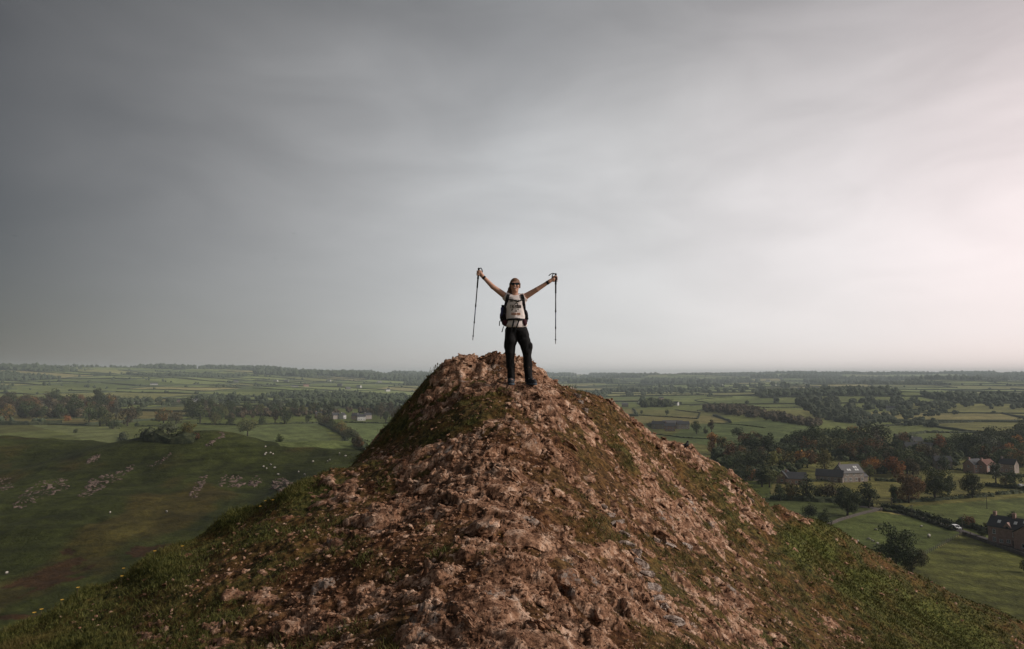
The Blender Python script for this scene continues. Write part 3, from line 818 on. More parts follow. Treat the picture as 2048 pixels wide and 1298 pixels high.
def scatter_stones(n):
    w = (RROCK[vr, vc] * .5 + .5) * np.clip(1.02 - RGRASS[vr, vc], .02, 1) ** 2.2
    q = rng.choice(len(vr), n, p=w / w.sum())
    r, c = vr[q], vc[q]
    P = RV[r, c]
    S = np.clip(rng.lognormal(.95, .5, n), 1.2, 8) * RY[r, c] / FPX
    v, f = ICO1
    V = v[None] * (1 + .35 * (rng.rand(n, len(v), 1) * 2 - 1)) * (S[:, None, None] * np.stack([np.ones(n), rng.uniform(.5, .9, n), rng.uniform(.25, .6, n)], -1)[:, None, :])
    A = rng.rand(n, 3) * 6.28; A[:, :2] = rng.randn(n, 2) * .35
    V = rotate(V, A) + P[:, None, :] + np.array([0, 0, .1]) * S[:, None, None]
    F = (f[None] + (np.arange(n) * len(v))[:, None, None]).reshape(-1, 3)
    o = link('loose_stones', np_mesh('loose_stones', V.reshape(-1, 3), F, False, None, MAT_ROCK), parent=ridge); o['kind'] = 'stuff'
def rotate(V, A):
    cx, sx = np.cos(A[:, 0])[:, None], np.sin(A[:, 0])[:, None]; cy, sy = np.cos(A[:, 1])[:, None], np.sin(A[:, 1])[:, None]; cz, sz = np.cos(A[:, 2])[:, None], np.sin(A[:, 2])[:, None]
    x, y, z = V[..., 0], V[..., 1], V[..., 2]
    y, z = y * cx - z * sx, y * sx + z * cx
    x, z = x * cy + z * sy, -x * sy + z * cy
    x, y = x * cz - y * sz, x * sz + y * cz
    return np.stack([x, y, z], -1)
scatter_stones(9500)

# ------------------------------------------------------------------ grass, moss tufts
def blade_mesh(P, L, Wd, rng, lean=.45, wind=(.15, -.1)):
    n = len(P)
    a = rng.rand(n) * 6.28
    side = np.stack([np.cos(a), np.sin(a), np.zeros(n)], -1) * (Wd * .5)[:, None]
    d = np.stack([rng.randn(n) * lean + wind[0], rng.randn(n) * lean + wind[1], np.ones(n)], -1); d /= np.linalg.norm(d, axis=1, keepdims=True)
    d2 = d + np.stack([rng.randn(n) * lean + wind[0], rng.randn(n) * lean + wind[1], -.25 * np.ones(n)], -1) * .6; d2 /= np.linalg.norm(d2, axis=1, keepdims=True)
    m = P + d * (L * .55)[:, None]; t = m + d2 * (L * .5)[:, None]
    V = np.stack([P - side, P + side, m - side * .7, m + side * .7, t], 1).reshape(-1, 3)
    k = (np.arange(n) * 5)[:, None]
    F = np.concatenate([k + np.array([[0, 1, 3]]), k + np.array([[0, 3, 2]]), k + np.array([[2, 3, 4]])], 0)
    return V, F
def grass_on_ridge():
    Vs, Fs, nb = [], [], 0
    def add(P, L, W, **k):
        nonlocal nb
        V, F = blade_mesh(P, L, W, rng, **k); Vs.append(V); Fs.append(F + nb); nb += len(V)
    # turf: thick where the slope is green
    g = RGRASS[vr, vc]; rk = RROCK[vr, vc]
    w = sstep(.35, .8, g) * (1 - .9 * rk)
    q = rng.choice(len(vr), 85000, p=w / w.sum())
    P = RV[vr[q], vc[q]] + rng.randn(len(q), 3) * (.012, .012, 0); gg = g[q]
    D = P[:, 1]
    left = sstep(-1.2, -3.2, P[:, 0]) * sstep(.6, .95, gg)
    L = (.022 + .022 * gg + .034 * left) * rng.uniform(.6, 1.4, len(q)) * (1 + .25 * (D > 12)); W = .0042 * np.maximum(D / 7, .8) * rng.uniform(.7, 1.3, len(q))
    P[:, 2] -= .01
    add(P, L, W)
    # tufts in the clefts of the rock
    w = (1 - rk) * sstep(.12, .3, g) * (fbm(RX[vr, vc] * 2.4, RY[vr, vc] * 2.4, 3, 77) > .08)
    q = rng.choice(len(vr), 2600, p=w / w.sum())
    C = RV[vr[q], vc[q]]
    m = 22
    P = np.repeat(C, m, 0) + rng.randn(len(C) * m, 3) * (.045, .045, 0)
    L = np.repeat(rng.uniform(.035, .085, len(C)), m) * rng.uniform(.6, 1.3, len(P))
    P[:, 2] -= .015
    add(P, L, .0045 * np.maximum(P[:, 1] / 7, .8), lean=.7)
    o = link('ridge_grass', np_mesh('ridge_grass', np.concatenate(Vs), np.concatenate(Fs), False, None, MAT_GRASS), parent=ridge); o['kind'] = 'stuff'
grass_on_ridge()

# ------------------------------------------------------------------ flowers and a dry stalk on the skyline
MAT_YELLOW = plain('yellow_petals', (.55, .33, .05), .7, .15, 40)
MAT_STALK = plain('dry_stalk', (.10, .08, .045), .9, .2, 30)
FL = [(528, 1010), (542, 1008), (517, 1020), (237, 1140), (242, 1164), (152, 1188), (120, 1210), (78, 1232), (305, 1114), (362, 1106), (65, 1238)]
for k, (px, py) in enumerate(FL):
    r, c = ridge_at(px, py + 8); p = Vector(RV[r, c])
    e = empty('flower', p); s = .9 + .3 * random.random()
    MB().tube([(0, 0, -.02), (.01, 0, .05 * s), (.015, .005, .10 * s)], .003, 5).build('stem', MAT_STALK, e)
    mb = MB()
    for j in range(8):
        a = j * math.pi / 4; d = Vector((math.cos(a), math.sin(a), 0)); n = Vector((-d.y, d.x, 0)); o = Vector((.015, .005, .10 * s))
        mb.add([o + n * .004, o - n * .004, o + d * .016 - n * .006 + Vector((0, 0, .008)), o + d * .022 + Vector((0, 0, .008)), o + d * .016 + n * .006 + Vector((0, 0, .008))], [(0, 1, 2, 3, 4)])
    mb.build('petals', MAT_YELLOW, e)
    tag(e, 'tiny yellow flower in the grass along the left edge of the ridge', 'flower', 'yellow flowers on the grassy edge')
r, c = ridge_at(876, 752); p = Vector(RV[r, c])
e = empty('dry_plant', p)
MB().tube([(0, 0, -.03), (.004, 0, .09), (-.004, 0, .19)], [.005, .004, .003], 5).tube([(.003, 0, .08), (.03, .01, .13), (.035, .01, .17)], .003, 5).tube([(.003, 0, .09), (-.03, .0, .13), (-.036, 0, .16)], .003, 5).build('stem', MAT_STALK, e)
mb = MB()
for q in ((-.004, 0, .195), (.035, .01, .175), (-.036, 0, .165)):
    mb.tube([(q[0], q[1], q[2] - .015), q, (q[0], q[1], q[2] + .02)], [.006, .013, .005], 6)
mb.build('seed_heads', MAT_STALK, e)
tag(e, 'small dry plant stalk standing up on the left shoulder of the summit', 'plant')
# black bird on the right-hand edge
def bird():
    r, c = ridge_at(1372, 898); p = Vector(RV[r, c])
    e = empty('black_bird', p, math.radians(35)); m = plain('black_feathers', (.012, .012, .014), .6, .3, 30)
    s = 1.0
    def ell(mb, cen, rad, n=8, mm=6, M=None):
        vs = []; fs = []
        for i in range(mm + 1):
            th = math.pi * i / mm
            for k in range(n):
                a = 2 * math.pi * k / n
                q = Vector((rad[0] * math.sin(th) * math.cos(a), rad[1] * math.sin(th) * math.sin(a), rad[2] * math.cos(th)))
                if M is not None: q = M @ q
                vs.append(q + Vector(cen))
        for i in range(mm):
            for k in range(n):
                fs.append((i * n + k, (i + 1) * n + k, (i + 1) * n + (k + 1) % n, i * n + (k + 1) % n))
        return mb.add(vs, fs)
    R = Matrix.Rotation(math.radians(-38), 3, 'Y')
    mb = MB(); ell(mb, (0, 0, .085), (.072, .028, .034), M=R); ell(mb, (.038, 0, .140), (.024, .020, .022)); ell(mb, (.025, 0, .118), (.022, .018, .026))
    mb.build('body', m, e, True)
    MB().tube([(.058, 0, .14), (.082, 0, .135)], [.007, .001], 6).build('beak', plain('beak_grey', (.03, .03, .03), .5), e)
    for sg in (-1, 1):
        mb = MB(); w = [(0.02, sg * .02, .105), (-.01, sg * .075, .092), (-.05, sg * .085, .080), (-.06, sg * .02, .072)]
        mb.add(w + [(a, b, c_ - .008) for a, b, c_ in w], [(0, 1, 2, 3), (7, 6, 5, 4), (0, 4, 5, 1), (1, 5, 6, 2), (2, 6, 7, 3), (3, 7, 4, 0)]); mb.build('wing', m, e)
        MB().tube([(0, sg * .012, .07), (.004, sg * .012, -.01)], .004, 5).build('leg', m, e)
    mb = MB(); mb.add([(-.035, -.016, .055), (-.035, .016, .055), (-.10, .022, .012), (-.10, -.022, .012), (-.035, -.016, .047), (-.035, .016, .047), (-.10, .022, .006), (-.10, -.022, .006)], [(0, 1, 2, 3), (7, 6, 5, 4), (0, 4, 5, 1), (1, 5, 6, 2), (2, 6, 7, 3), (3, 7, 4, 0)]); mb.build('tail', m, e)
    tag(e, 'black bird perched on the right-hand edge of the ridge', 'bird')
bird()

# ------------------------------------------------------------------ trees
def tree_mesh(seed, h, w, crown0, n_leaf, leaf, shape='round', open_=.0):
    """trunk with limbs + crown of leaf-sized faces; base at origin"""
    r = np.random.RandomState(seed)
    mb = MB()
    tr = h * .028 + .06
    lean = r.randn(2) * h * .02
    top = np.array([lean[0], lean[1], h * .82])
    pts = [np.array([0, 0, -h * .03]), np.array([lean[0] * .2, lean[1] * .2, h * crown0]), top * (1, 1, .75) * .9, top]
    mb.tube(pts, [tr * 1.25, tr * .9, tr * .5, tr * .12], 7)
    cl = []
    nc = 15 + int(8 * r.rand())
    for k in range(nc):
        for _ in range(40):
            q = r.uniform(-1, 1, 3)
            zz = (q[2] + 1) / 2
            if shape == 'round': lim = math.sqrt(max(0, 1 - (abs(zz - .45) / .56) ** 2.2))
            elif shape == 'cone': lim = max(.08, 1.02 - zz) * .95
            elif shape == 'spread': lim = math.sqrt(max(0, 1 - (abs(zz - .6) / .62) ** 2.6))
            else: lim = .75 * math.sqrt(max(0, 1 - (abs(zz - .5) / .52) ** 2))
            if math.hypot(q[0], q[1]) < lim: break
        c = np.array([q[0] * w * .40, q[1] * w * .40, h * (crown0 + .04 + (1 - crown0 - .10) * zz)])
        R = w * r.uniform(.13, .235) * (1.0 if shape != 'cone' else (.5 + .7 * (1 - zz)))
        cl.append((c, R))
    for c, R in cl[:9]:
        a = pts[1] + (pts[2] - pts[1]) * r.uniform(.0, .8)
        mid = (a + c) / 2 + np.array([0, 0, -.04 * h])
        mb.tube([a, mid, c], [tr * .42, tr * .28, tr * .08], 5, False)
    tm = mb.mesh('trunk', MAT_BARK, True)
    Ws = np.array([R ** 2 for _, R in cl]); Ws /= Ws.sum()
    k = r.choice(nc, n_leaf, p=Ws)
    C = np.array([c for c, _ in cl])[k]; R = np.array([q for _, q in cl])[k]
    d = r.randn(n_leaf, 3); d /= np.linalg.norm(d, axis=1, keepdims=True)
    rad = R * r.uniform(.55, 1.12, n_leaf) ** .6
    P = C + d * rad[:, None] * (1, 1, .85)
    nrm = d + r.randn(n_leaf, 3) * .55 + np.array([0, 0, .35]); nrm /= np.linalg.norm(nrm, axis=1, keepdims=True)
    t1 = np.cross(nrm, r.randn(n_leaf, 3)); t1 /= np.linalg.norm(t1, axis=1, keepdims=True); t2 = np.cross(nrm, t1)
    s = leaf * r.uniform(.5, 1.3, n_leaf)[:, None]
    V = np.stack([P + t1 * s, P + t2 * s * .6, P - t1 * s, P - t2 * s * .6], 1).reshape(-1, 3)
    F = np.arange(n_leaf * 4).reshape(-1, 4)
    return tm, np_mesh('crown', V, F, False, None, FOL['mid'])
TREES = {}
for k in range(5): TREES['round%d' % k] = tree_mesh(400 + k, 10, 8.6, .12, 1500, .34, 'round')
for k in range(3): TREES['spread%d' % k] = tree_mesh(420 + k, 10, 11.0, .22, 1700, .34, 'spread')
for k in range(3): TREES['tall%d' % k] = tree_mesh(430 + k, 10, 6.0, .12, 1300, .32, 'oval')
TREES['cone0'] = tree_mesh(440, 10, 4.6, .05, 1200, .30, 'cone')
for k in range(3): TREES['bush%d' % k] = tree_mesh(450 + k, 10, 15.0, .02, 1300, .60, 'round')
for k in range(3): TREES['hero%d' % k] = tree_mesh(470 + k, 10, 10.0, .16, 6500, .22, 'spread' if k != 1 else 'round')
def add_tree(pos, h, kind, fol, wid=1.0, name='tree'):
    tm, cm = TREES[kind]
    e = empty(name, pos, random.uniform(0, 6.28))
    s = h / 10.0
    for nm, me in (('trunk', tm), ('crown', cm)):
        o = bpy.data.objects.new(nm, me); COL.objects.link(o); o.parent = e
        o.scale = (s * wid, s * wid, s)
        if nm == 'crown':
            o.material_slots[0].link = 'OBJECT'; o.material_slots[0].material = FOL[fol]
    return e
def kind_of(s):
    return s + str(random.randrange({'round': 5, 'spread': 3, 'tall': 3, 'cone': 1, 'bush': 3, 'hero': 3}[s]))
def T(px, py, hpx, kind, fol, label, wid=1.0, group=None, name='tree', cat='tree'):
    p = ground(px, py)
    e = add_tree(p, hpx * p.y / FPX, kind if kind[-1].isdigit() else kind_of(kind), fol, wid, name)
    return tag(e, label, cat, group)
# --- trees one can point at, right-hand valley
T(1792, 1138, 80, 'hero0', 'dark', 'dark spreading tree just beyond the ridge, left of the wire fence', 1.0)
T(1824, 1146, 62, 'hero1', 'olive', 'olive tree leaning right of the dark spreading tree, nearest the ridge', .85)
T(1695, 1032, 54, 'hero2', 'dark', 'dark round tree at the upper left corner of the sheep field', 1.1)
T(1617, 1034, 26, 'bush', 'dark', 'small dark thorn bush behind the ridge, left of the round tree', .8, name='bush', cat='bush')
T(1652, 1048, 26, 'bush', 'dark', 'low dark bush at the foot of the field wall near the ridge', .7, name='bush', cat='bush')
T(1738, 1016, 52, 'round', 'dark', 'ragged dark tree beside the bend of the lane', 1.0)
T(1787, 1006, 36, 'tall', 'dark', 'slender dark tree left of the rust coloured tree', 1.0)
T(1818, 1006, 70, 'hero1', 'rust', 'tall rust coloured tree above the hedge by the lane', .8)
T(1870, 1000, 62, 'hero0', 'dark', 'broad dark green tree right of the rust coloured tree', 1.05)
T(1898, 990, 40, 'round', 'mid', 'green tree tucked behind the right side of the broad dark tree', .9)
T(1945, 996, 50, 'hero2', 'dark', 'lone dark tree in the yellowish field on the right', .85)
T(1992, 968, 46, 'tall', 'grey', 'grey green tree right of the gabled cottages', .9)
T(2010, 975, 26, 'round', 'brown', 'brownish tree near the parked white car', 1.0)
T(2030, 978, 34, 'round', 'dark', 'dark tree above the white car at the right edge', 1.0)
T(1938, 1055, 24, 'bush1', 'rust', 'reddish bush behind the white car on the lane', .7, name='bush', cat='bush')
T(1922, 1054, 20, 'tall', 'dark', 'narrow dark bush right behind the white car on the lane', 1.2, name='bush', cat='bush')
T(1973, 1062, 18, 'tall', 'olive', 'thin olive shrub left of the pink stone house', 1.3, name='bush', cat='bush')
T(1966, 1072, 12, 'bush', 'dark', 'low dark shrub at the roadside left of the stone house', .9, name='bush', cat='bush')
T(2052, 1145, 26, 'round', 'dark', 'dark tree cut off by the right edge below the house', .9)
T(2026, 1038, 13, 'bush', 'dark', 'dark shrubs behind the roof of the stone house', .9, name='bush', cat='bush')
for i, (px, py, h, f, k) in enumerate([(1560, 1002, 34, 'mid', 'round'), (1583, 1000, 40, 'turning', 'round'), (1612, 1002, 50, 'dark', 'round'), (1636, 1000, 34, 'olive', 'round'), (1656, 1002, 42, 'brown', 'round'), (1680, 1000, 30, 'dark', 'bush')]):
    T(px, py, h, k, f, ['green', 'greenish orange', 'tall dark green', 'olive', 'brown', 'low dark'][i] + ' tree in the row below the stone farmhouse', 1.0, 'row of trees below the farmhouse')
T(1477, 878, 28, 'round', 'dark', 'lone dark tree on the pasture above the valley wood', 1.1)
T(1393, 868, 27, 'round', 'dark', 'round dark tree right of the low farm buildings', 1.0)
T(1411, 867, 21, 'cone0', 'dark', 'dark conifer between the round tree and the pale tree', 1.2)
T(1423, 866, 27, 'tall', 'brown', 'pale brown thin tree beside the dark conifer', 1.0)
T(1283, 829, 9, 'round', 'dark', 'small dark tree on the upper field wall, nearer the ridge', 1.0)
T(1334, 831, 12, 'round', 'dark', 'small dark tree on the upper field wall right of another', 1.0)
T(1300, 856, 13, 'bush', 'dark', 'dark bush at the left end of the low farm buildings', 1.0, name='bush', cat='bush')
# --- left-hand side
T(495, 872, 36, 'spread', 'olive', 'olive tree standing behind the crest of the left hill', 1.0)
T(150, 866, 9, 'bush', 'dark', 'dark round bush alone at the edge of the left hill', .8, name='bush', cat='bush')
T(137, 842, 12, 'bush1', 'orange', 'bright orange bush in front of the dark wood on the left', .9, name='bush', cat='bush')
T(558, 884, 14, 'bush', 'dark', 'dark thorn bush on the crest of the left hill', .8, name='bush', cat='bush')
T(335, 877, 34, 'round', 'grey', 'grey green willow among the hedge trees on the left', 1.25)
T(378, 874, 32, 'round', 'yellow', 'yellow green tree at the right end of the near hedge', 1.0)
T(362, 878, 20, 'bush', 'dark', 'low dark bush under the yellow green tree', 1.0, name='bush', cat='bush')
T(392, 880, 16, 'bush1', 'rust', 'rusty bush at the end of the near hedge', .8, name='bush', cat='bush')
T(255, 852, 40, 'round', 'brown', 'tall brownish tree with a rounded crown left of the willow', .95)
T(274, 853, 17, 'cone0', 'dark', 'small dark conifer right of the tall brownish tree', 1.4)
T(200, 852, 40, 'round', 'dark', 'large dark tree between two paler trees on the left', 1.1)
T(213, 852, 30, 'round', 'olive', 'olive tree overlapping the large dark tree', 1.0)
T(226, 858, 20, 'bush', 'dark', 'dark low bush below the olive tree', 1.0, name='bush', cat='bush')
T(178, 846, 36, 'round', 'mid', 'green tree at the right end of the dark left wood', 1.0)
T(232, 838, 34, 'round', 'grey', 'grey tree behind the tall brownish tree', .9)
T(272, 838, 28, 'round', 'dark', 'dark round tree standing behind the small conifer', .9)
T(327, 846, 32, 'round', 'turning', 'broad turning tree behind the willow', 1.2)
T(352, 848, 30, 'round', 'brown', 'brownish tree behind and right of the willow', 1.1)
T(430, 850, 30, 'round', 'olive', 'olive tree left of a dark one by the field edge', .9)
T(459, 850, 22, 'round', 'dark', 'dark tree beside the olive one by the field edge', 1.1)
T(400, 846, 38, 'round', 'mid', 'tall green tree at the edge of the left fields', 1.0)
T(385, 838, 44, 'round', 'dark', 'tallest dark tree behind the left fields', .9)
T(523, 850, 18, 'bush', 'dark', 'small round tree in the left field hedge', .6)
T(550, 848, 30, 'tall', 'brown', 'left one of a pair of brown trees in the field hedge', 1.1)
T(569, 848, 38, 'round', 'dark', 'dark tree right beside the brown one in the field hedge', .9)
T(616, 845, 18, 'round', 'dark', 'dark tree left of the diagonal hedge', 1.2)
for i, (px, py, h, f) in enumerate([(640, 848, 24, 'olive'), (652, 852, 26, 'brown'), (664, 857, 20, 'dark'), (674, 864, 22, 'olive'), (684, 870, 28, 'turning'), (695, 878, 28, 'olive'), (705, 886, 28, 'grey'), (716, 895, 26, 'brown'), (724, 900, 16, 'rust')]):
    T(px, py, h, 'round', f, '%s tree of the diagonal hedge, %s from the ridge' % ({'olive': 'olive', 'brown': 'brown', 'dark': 'dark', 'turning': 'half orange', 'grey': 'grey green', 'rust': 'rusty'}[f], ['ninth', 'eighth', 'seventh', 'sixth', 'fifth', 'fourth', 'third', 'second', 'nearest'][i]), 1.15, 'trees of the diagonal hedge')
# --- woods one cannot take apart by look: each tree an object, a shared label
rngw = random.Random(77)
def wood(poly, n, hpx, kinds, fols, label, group, avoid=(), wid=1.0):
    xs = [p[0] for p in poly]; ys = [p[1] for p in poly]
    k = 0; tries = 0; placed = []
    while k < n and tries < n * 60:
        tries += 1
        px, py = rngw.uniform(min(xs), max(xs)), rngw.uniform(min(ys), max(ys))
        if not in_poly(np.array([px]), np.array([py]), poly)[0]: continue
        h = rngw.uniform(*hpx)
        if any(a < px < b and c < py < d for a, b, c, d in avoid): continue
        if any(abs(px - a) < 7 and abs(py - b) < 3 for a, b in placed): continue
        placed.append((px, py))
        f = rngw.choice(fols)
        T(px, py, h, rngw.choice(kinds), f, label[f] if isinstance(label, dict) else label, wid, group)
        k += 1
AV = [(1628, 1738, 925, 990), (1548, 1622, 938, 990), (1805, 1865, 903, 928), (1930, 2000, 935, 975), (1752, 1785, 903, 925)]
LB = {'dark': 'dark green broadleaf tree in the dense wood around the village', 'mid': 'green broadleaf tree in the dense wood around the village', 'olive': 'olive tree in the dense wood around the village', 'grey': 'grey green tree in the dense wood around the village',
      'brown': 'brown autumn tree in the dense wood around the village', 'rust': 'rust red autumn tree in the dense wood around the village', 'orange': 'bright orange autumn tree in the dense wood around the village', 'turning': 'green tree turning orange in the dense wood around the village', 'yellow': 'yellow green tree in the dense wood around the village'}
mixf = ['dark'] * 9 + ['mid'] * 5 + ['olive'] * 3 + ['grey'] * 2 + ['brown'] * 3 + ['turning'] * 4 + ['rust'] * 2 + ['yellow', 'orange', 'orange']
wood([(1410, 905), (1600, 893), (1760, 896), (1800, 920), (1640, 940), (1540, 978), (1480, 965)], 52, (30, 44), ['round', 'round', 'spread', 'tall'], mixf, LB, 'trees of the village wood', AV, 1.15)
wood([(1640, 940), (1800, 905), (2060, 892), (2060, 945), (1940, 940), (1780, 955), (1740, 962), (1725, 945)], 62, (28, 42), ['round', 'round', 'spread', 'tall'], mixf, LB, 'trees of the village wood', AV, 1.15)
wood([(1620, 900), (1760, 898), (1760, 906), (1620, 906)], 9, (44, 54), ['round', 'spread'], ['dark', 'dark', 'dark', 'brown'], {'dark': 'big dark tree in the tall clump left of the village', 'brown': 'big brown tree in the tall clump left of the village'}, 'tall clump left of the village', (), 1.0)
wood([(1930, 915), (2060, 880), (2060, 905), (1940, 922)], 22, (30, 46), ['round', 'spread'], ['dark', 'dark', 'mid', 'turning', 'grey'], {k: v.replace('in the dense wood around the village', 'on the wooded slope at the right edge') for k, v in LB.items()}, 'wooded slope at the right edge', (), 1.1)
for px, py, h, f, lb in [(1588, 900, 27, 'orange', 'bright orange tree at the left end of the tall dark clump'), (1755, 902, 36, 'rust', 'rust brown tree at the right end of the tall clump'), (1803, 895, 36, 'rust', 'red autumn tree behind the village roofs'), (2025, 925, 44, 'orange', 'large bright orange tree near the right edge'), (2042, 935, 40, 'rust', 'rust red tree beside the large orange one'),
                         (1965, 905, 30, 'yellow', 'yellow green tree right of the village roofs'), (1880, 908, 38, 'orange', 'orange red tree rising right of the village'), (1650, 945, 46, 'yellow', 'yellow and green tree left of the stone farmhouse'), (1605, 935, 36, 'orange', 'orange topped tree above the small cottage'), (1545, 938, 40, 'yellow', 'yellow green tree at the left end of the wood'), (1800, 955, 34, 'orange', 'small orange tree in front of the village wood')]:
    T(px, py, h, 'round', f, lb, 1.0)
LW = {'dark': 'dark tree in the brown wood at the far left', 'brown': 'brown tree in the brown wood at the far left', 'rust': 'rust brown tree in the brown wood at the far left', 'turning': 'half orange tree in the brown wood at the far left'}
wood([(-20, 815), (230, 812), (230, 834), (-20, 842)], 46, (24, 40), ['round', 'round', 'tall'], ['dark', 'dark', 'dark', 'brown', 'brown', 'rust', 'turning'], LW, 'brown wood at the far left', (), 1.1)
LM = {'dark': 'dark tree in the belt behind the left fields', 'mid': 'green tree in the belt behind the left fields', 'brown': 'brown tree in the belt behind the left fields', 'grey': 'grey tree in the belt behind the left fields', 'olive': 'olive tree in the belt behind the left fields'}
wood([(380, 822), (500, 818), (650, 826), (800, 824), (815, 836), (640, 834), (500, 838), (390, 840)], 46, (15, 27), ['round', 'round', 'tall'], ['dark', 'dark', 'brown', 'brown', 'grey', 'mid', 'olive'], LM, 'tree belt behind the left fields', [(660, 740, 826, 846)], 1.1)
wood([(750, 828), (822, 826), (822, 846), (755, 845)], 14, (18, 28), ['round', 'tall'], ['dark', 'brown', 'brown', 'grey'], {'dark': 'dark tree right of the white cottages', 'brown': 'brown tree right of the white cottages', 'grey': 'grey tree right of the white cottages'}, 'trees right of the white cottages', (), 1.1)
rm = np.random.RandomState(41)
def mass(name, poly, n, hpx, ico, mat, leaf=0):
    """a wood that reads as one mass"""
    xs = [p[0] for p in poly]; ys = [p[1] for p in poly]; P = []; S = []
    while len(P) < n:
        px, py = rm.uniform(min(xs), max(xs)), rm.uniform(min(ys), max(ys))
        if in_poly(np.array([px]), np.array([py]), poly)[0]:
            p = ground(px, py)
            if n >= 200 and hpx[1] < 15 and float(fbm(np.array([p.x / 160]), np.array([p.y / 160]), 2, 401)[0]) < .02: continue
            h = rm.uniform(*hpx) * p.y / FPX; P.append((p.x, p.y, p.z + h * .48)); S.append((h * rm.uniform(.42, .62), h * .52))
    P = np.array(P); S = np.array(S)
    V, F = blobs(*clump(P, S, rm, 5), ICO2, rm, .24)
    if leaf:
        q = np.repeat(np.arange(n), leaf); d = rm.randn(len(q), 3); d /= np.linalg.norm(d, axis=1, keepdims=True)
        C = P[q] + d * np.stack([S[q, 0], S[q, 0], S[q, 1]], -1) * rm.uniform(.85, 1.2, len(q))[:, None]
        a = rm.randn(len(q), 3); a /= np.linalg.norm(a, axis=1, keepdims=True); b = np.cross(a, d); b /= np.linalg.norm(b, axis=1, keepdims=True) + 1e-9
        s = (S[q, 0] * .16)[:, None]
        LV = np.stack([C + a * s, C + b * s, C - a * s], 1).reshape(-1, 3)
        F = np.concatenate([F, np.arange(len(q) * 3).reshape(-1, 3) + len(V)]); V = np.concatenate([V, LV])
    o = link(name, np_mesh(name, V, F, False, None, mat)); o['kind'] = 'stuff'
mass('hillside_tree_belt', [(200, 806), (520, 800), (830, 806), (830, 815), (520, 812), (200, 816)], 90, (8, 17), ICO3, MAT_FAR, 60)
mass('plantation', [(1412, 820), (1470, 820), (1560, 836), (1640, 850), (1640, 856), (1560, 846), (1480, 832), (1412, 826)], 110, (11, 17), ICO3, FOL['brown'], 60)
mass('hamlet_trees', [(1285, 812), (1350, 812), (1350, 816), (1285, 816)], 16, (12, 20), ICO3, FOL['dark'], 60)
mass('valley_bank_wood', [(1640, 800), (1720, 822), (1720, 850), (1640, 842), (1590, 806)], 70, (12, 20), ICO3, MAT_FAR, 60)
mass('valley_side_trees', [(1560, 770), (1760, 790), (2060, 800), (2060, 860), (1960, 868), (1780, 850), (1700, 860), (1720, 812), (1560, 782)], 240, (6, 14), ICO3, MAT_FAR, 30)
mass('plateau_edge_trees', [(1240, 775), (1560, 772), (1600, 785), (1250, 792)], 110, (5, 10), ICO3, MAT_FAR, 30)
mass('village_undergrowth', [(1410, 912), (1600, 895), (1760, 890), (2060, 888), (2060, 935), (1940, 930), (1870, 935), (1780, 950), (1745, 958), (1735, 925), (1640, 925), (1600, 940), (1540, 975), (1480, 965)], 230, (12, 24), ICO3, FOL['dark'], 90)
mass('undergrowth', [(-20, 815), (230, 812), (230, 834), (-20, 840)], 90, (12, 20), ICO3, FOL['brown'], 90)
mass('belt_undergrowth', [(380, 822), (500, 820), (650, 826), (800, 824), (815, 834), (640, 832), (500, 836), (390, 838)], 120, (7, 13), ICO3, FOL['brown'], 60)

# ------------------------------------------------------------------ hedges, walls and the lane
def along(poly_px, step):
    P = [ground(*p) for p in poly_px]
    xs, ys = [], []
    for a, b in zip(P[:-1], P[1:]):
        n = max(2, int((b - a).length / step))
        for k in range(n): xs.append(a.x + (b.x - a.x) * k / n); ys.append(a.y + (b.y - a.y) * k / n)
    xs.append(P[-1].x); ys.append(P[-1].y)
    return np.array(xs), np.array(ys)
rh = np.random.RandomState(3)
def hedge(poly_px, h, w, label, mat=None, leaves=True, name='hedge', cat='hedge'):
    xs, ys = along(poly_px, max(1.6, h))
    V, F = hedge_strip(xs, ys, h * .9, w, rh)
    n = int(min(4500, len(xs) * 22)) if leaves else 0
    if n:
        q = rh.randint(0, len(xs), n)
        P = np.stack([xs[q] + rh.randn(n) * w * .33, ys[q] + rh.randn(n) * w * .33, np.zeros(n)], -1); P[:, :2] += rh.randn(n, 2) * .5
        P[:, 2] = H(P[:, 0], P[:, 1]) + h * rh.uniform(.1, 1.12, n) ** .8
        a = rh.randn(n, 3); a /= np.linalg.norm(a, axis=1, keepdims=True); b = np.cross(a, rh.randn(n, 3)); b /= np.linalg.norm(b, axis=1, keepdims=True)
        s = (.20 + .10 * h * .5) * rh.uniform(.6, 1.3, n)[:, None]
        LV = np.stack([P + a * s, P + b * s, P - a * s, P - b * s], 1).reshape(-1, 3)
        F = np.concatenate([F, np.arange(n * 4).reshape(-1, 4) + len(V)]); V = np.concatenate([V, LV])
    return tag(link(name, np_mesh(name, V, F, False, None, mat or MAT_HEDGE)), label, cat)
hedge([(1762, 1014), (1800, 1018), (1850, 1032), (1912, 1052)], 1.5, 1.8, 'dark clipped hedge on the far side of the lane')
hedge([(1766, 1022), (1800, 1026), (1850, 1042), (1908, 1062)], 1.3, 1.6, 'dark hedge on the near side of the lane above the sheep field')
hedge([(1790, 1006), (1860, 1002), (1930, 996), (1985, 993)], 1.6, 2.0, 'gappy dark hedge below the yellowish field')
hedge([(1995, 990), (2070, 984)], 1.6, 2.0, 'dark hedge continuing to the right edge below the yellowish field')
hedge([(1540, 998), (1620, 1003), (1700, 1006), (1745, 1014)], 2.6, 3.0, 'thick dark hedge under the row of trees by the farmhouse')
hedge([(1912, 1052), (1950, 1058), (1985, 1070)], 2.0, 2.2, 'dark overgrown hedge left of the stone house')
hedge([(1560, 966), (1640, 963), (1730, 962)], 1.1, 1.2, 'low garden hedge in front of the stone farmhouse')
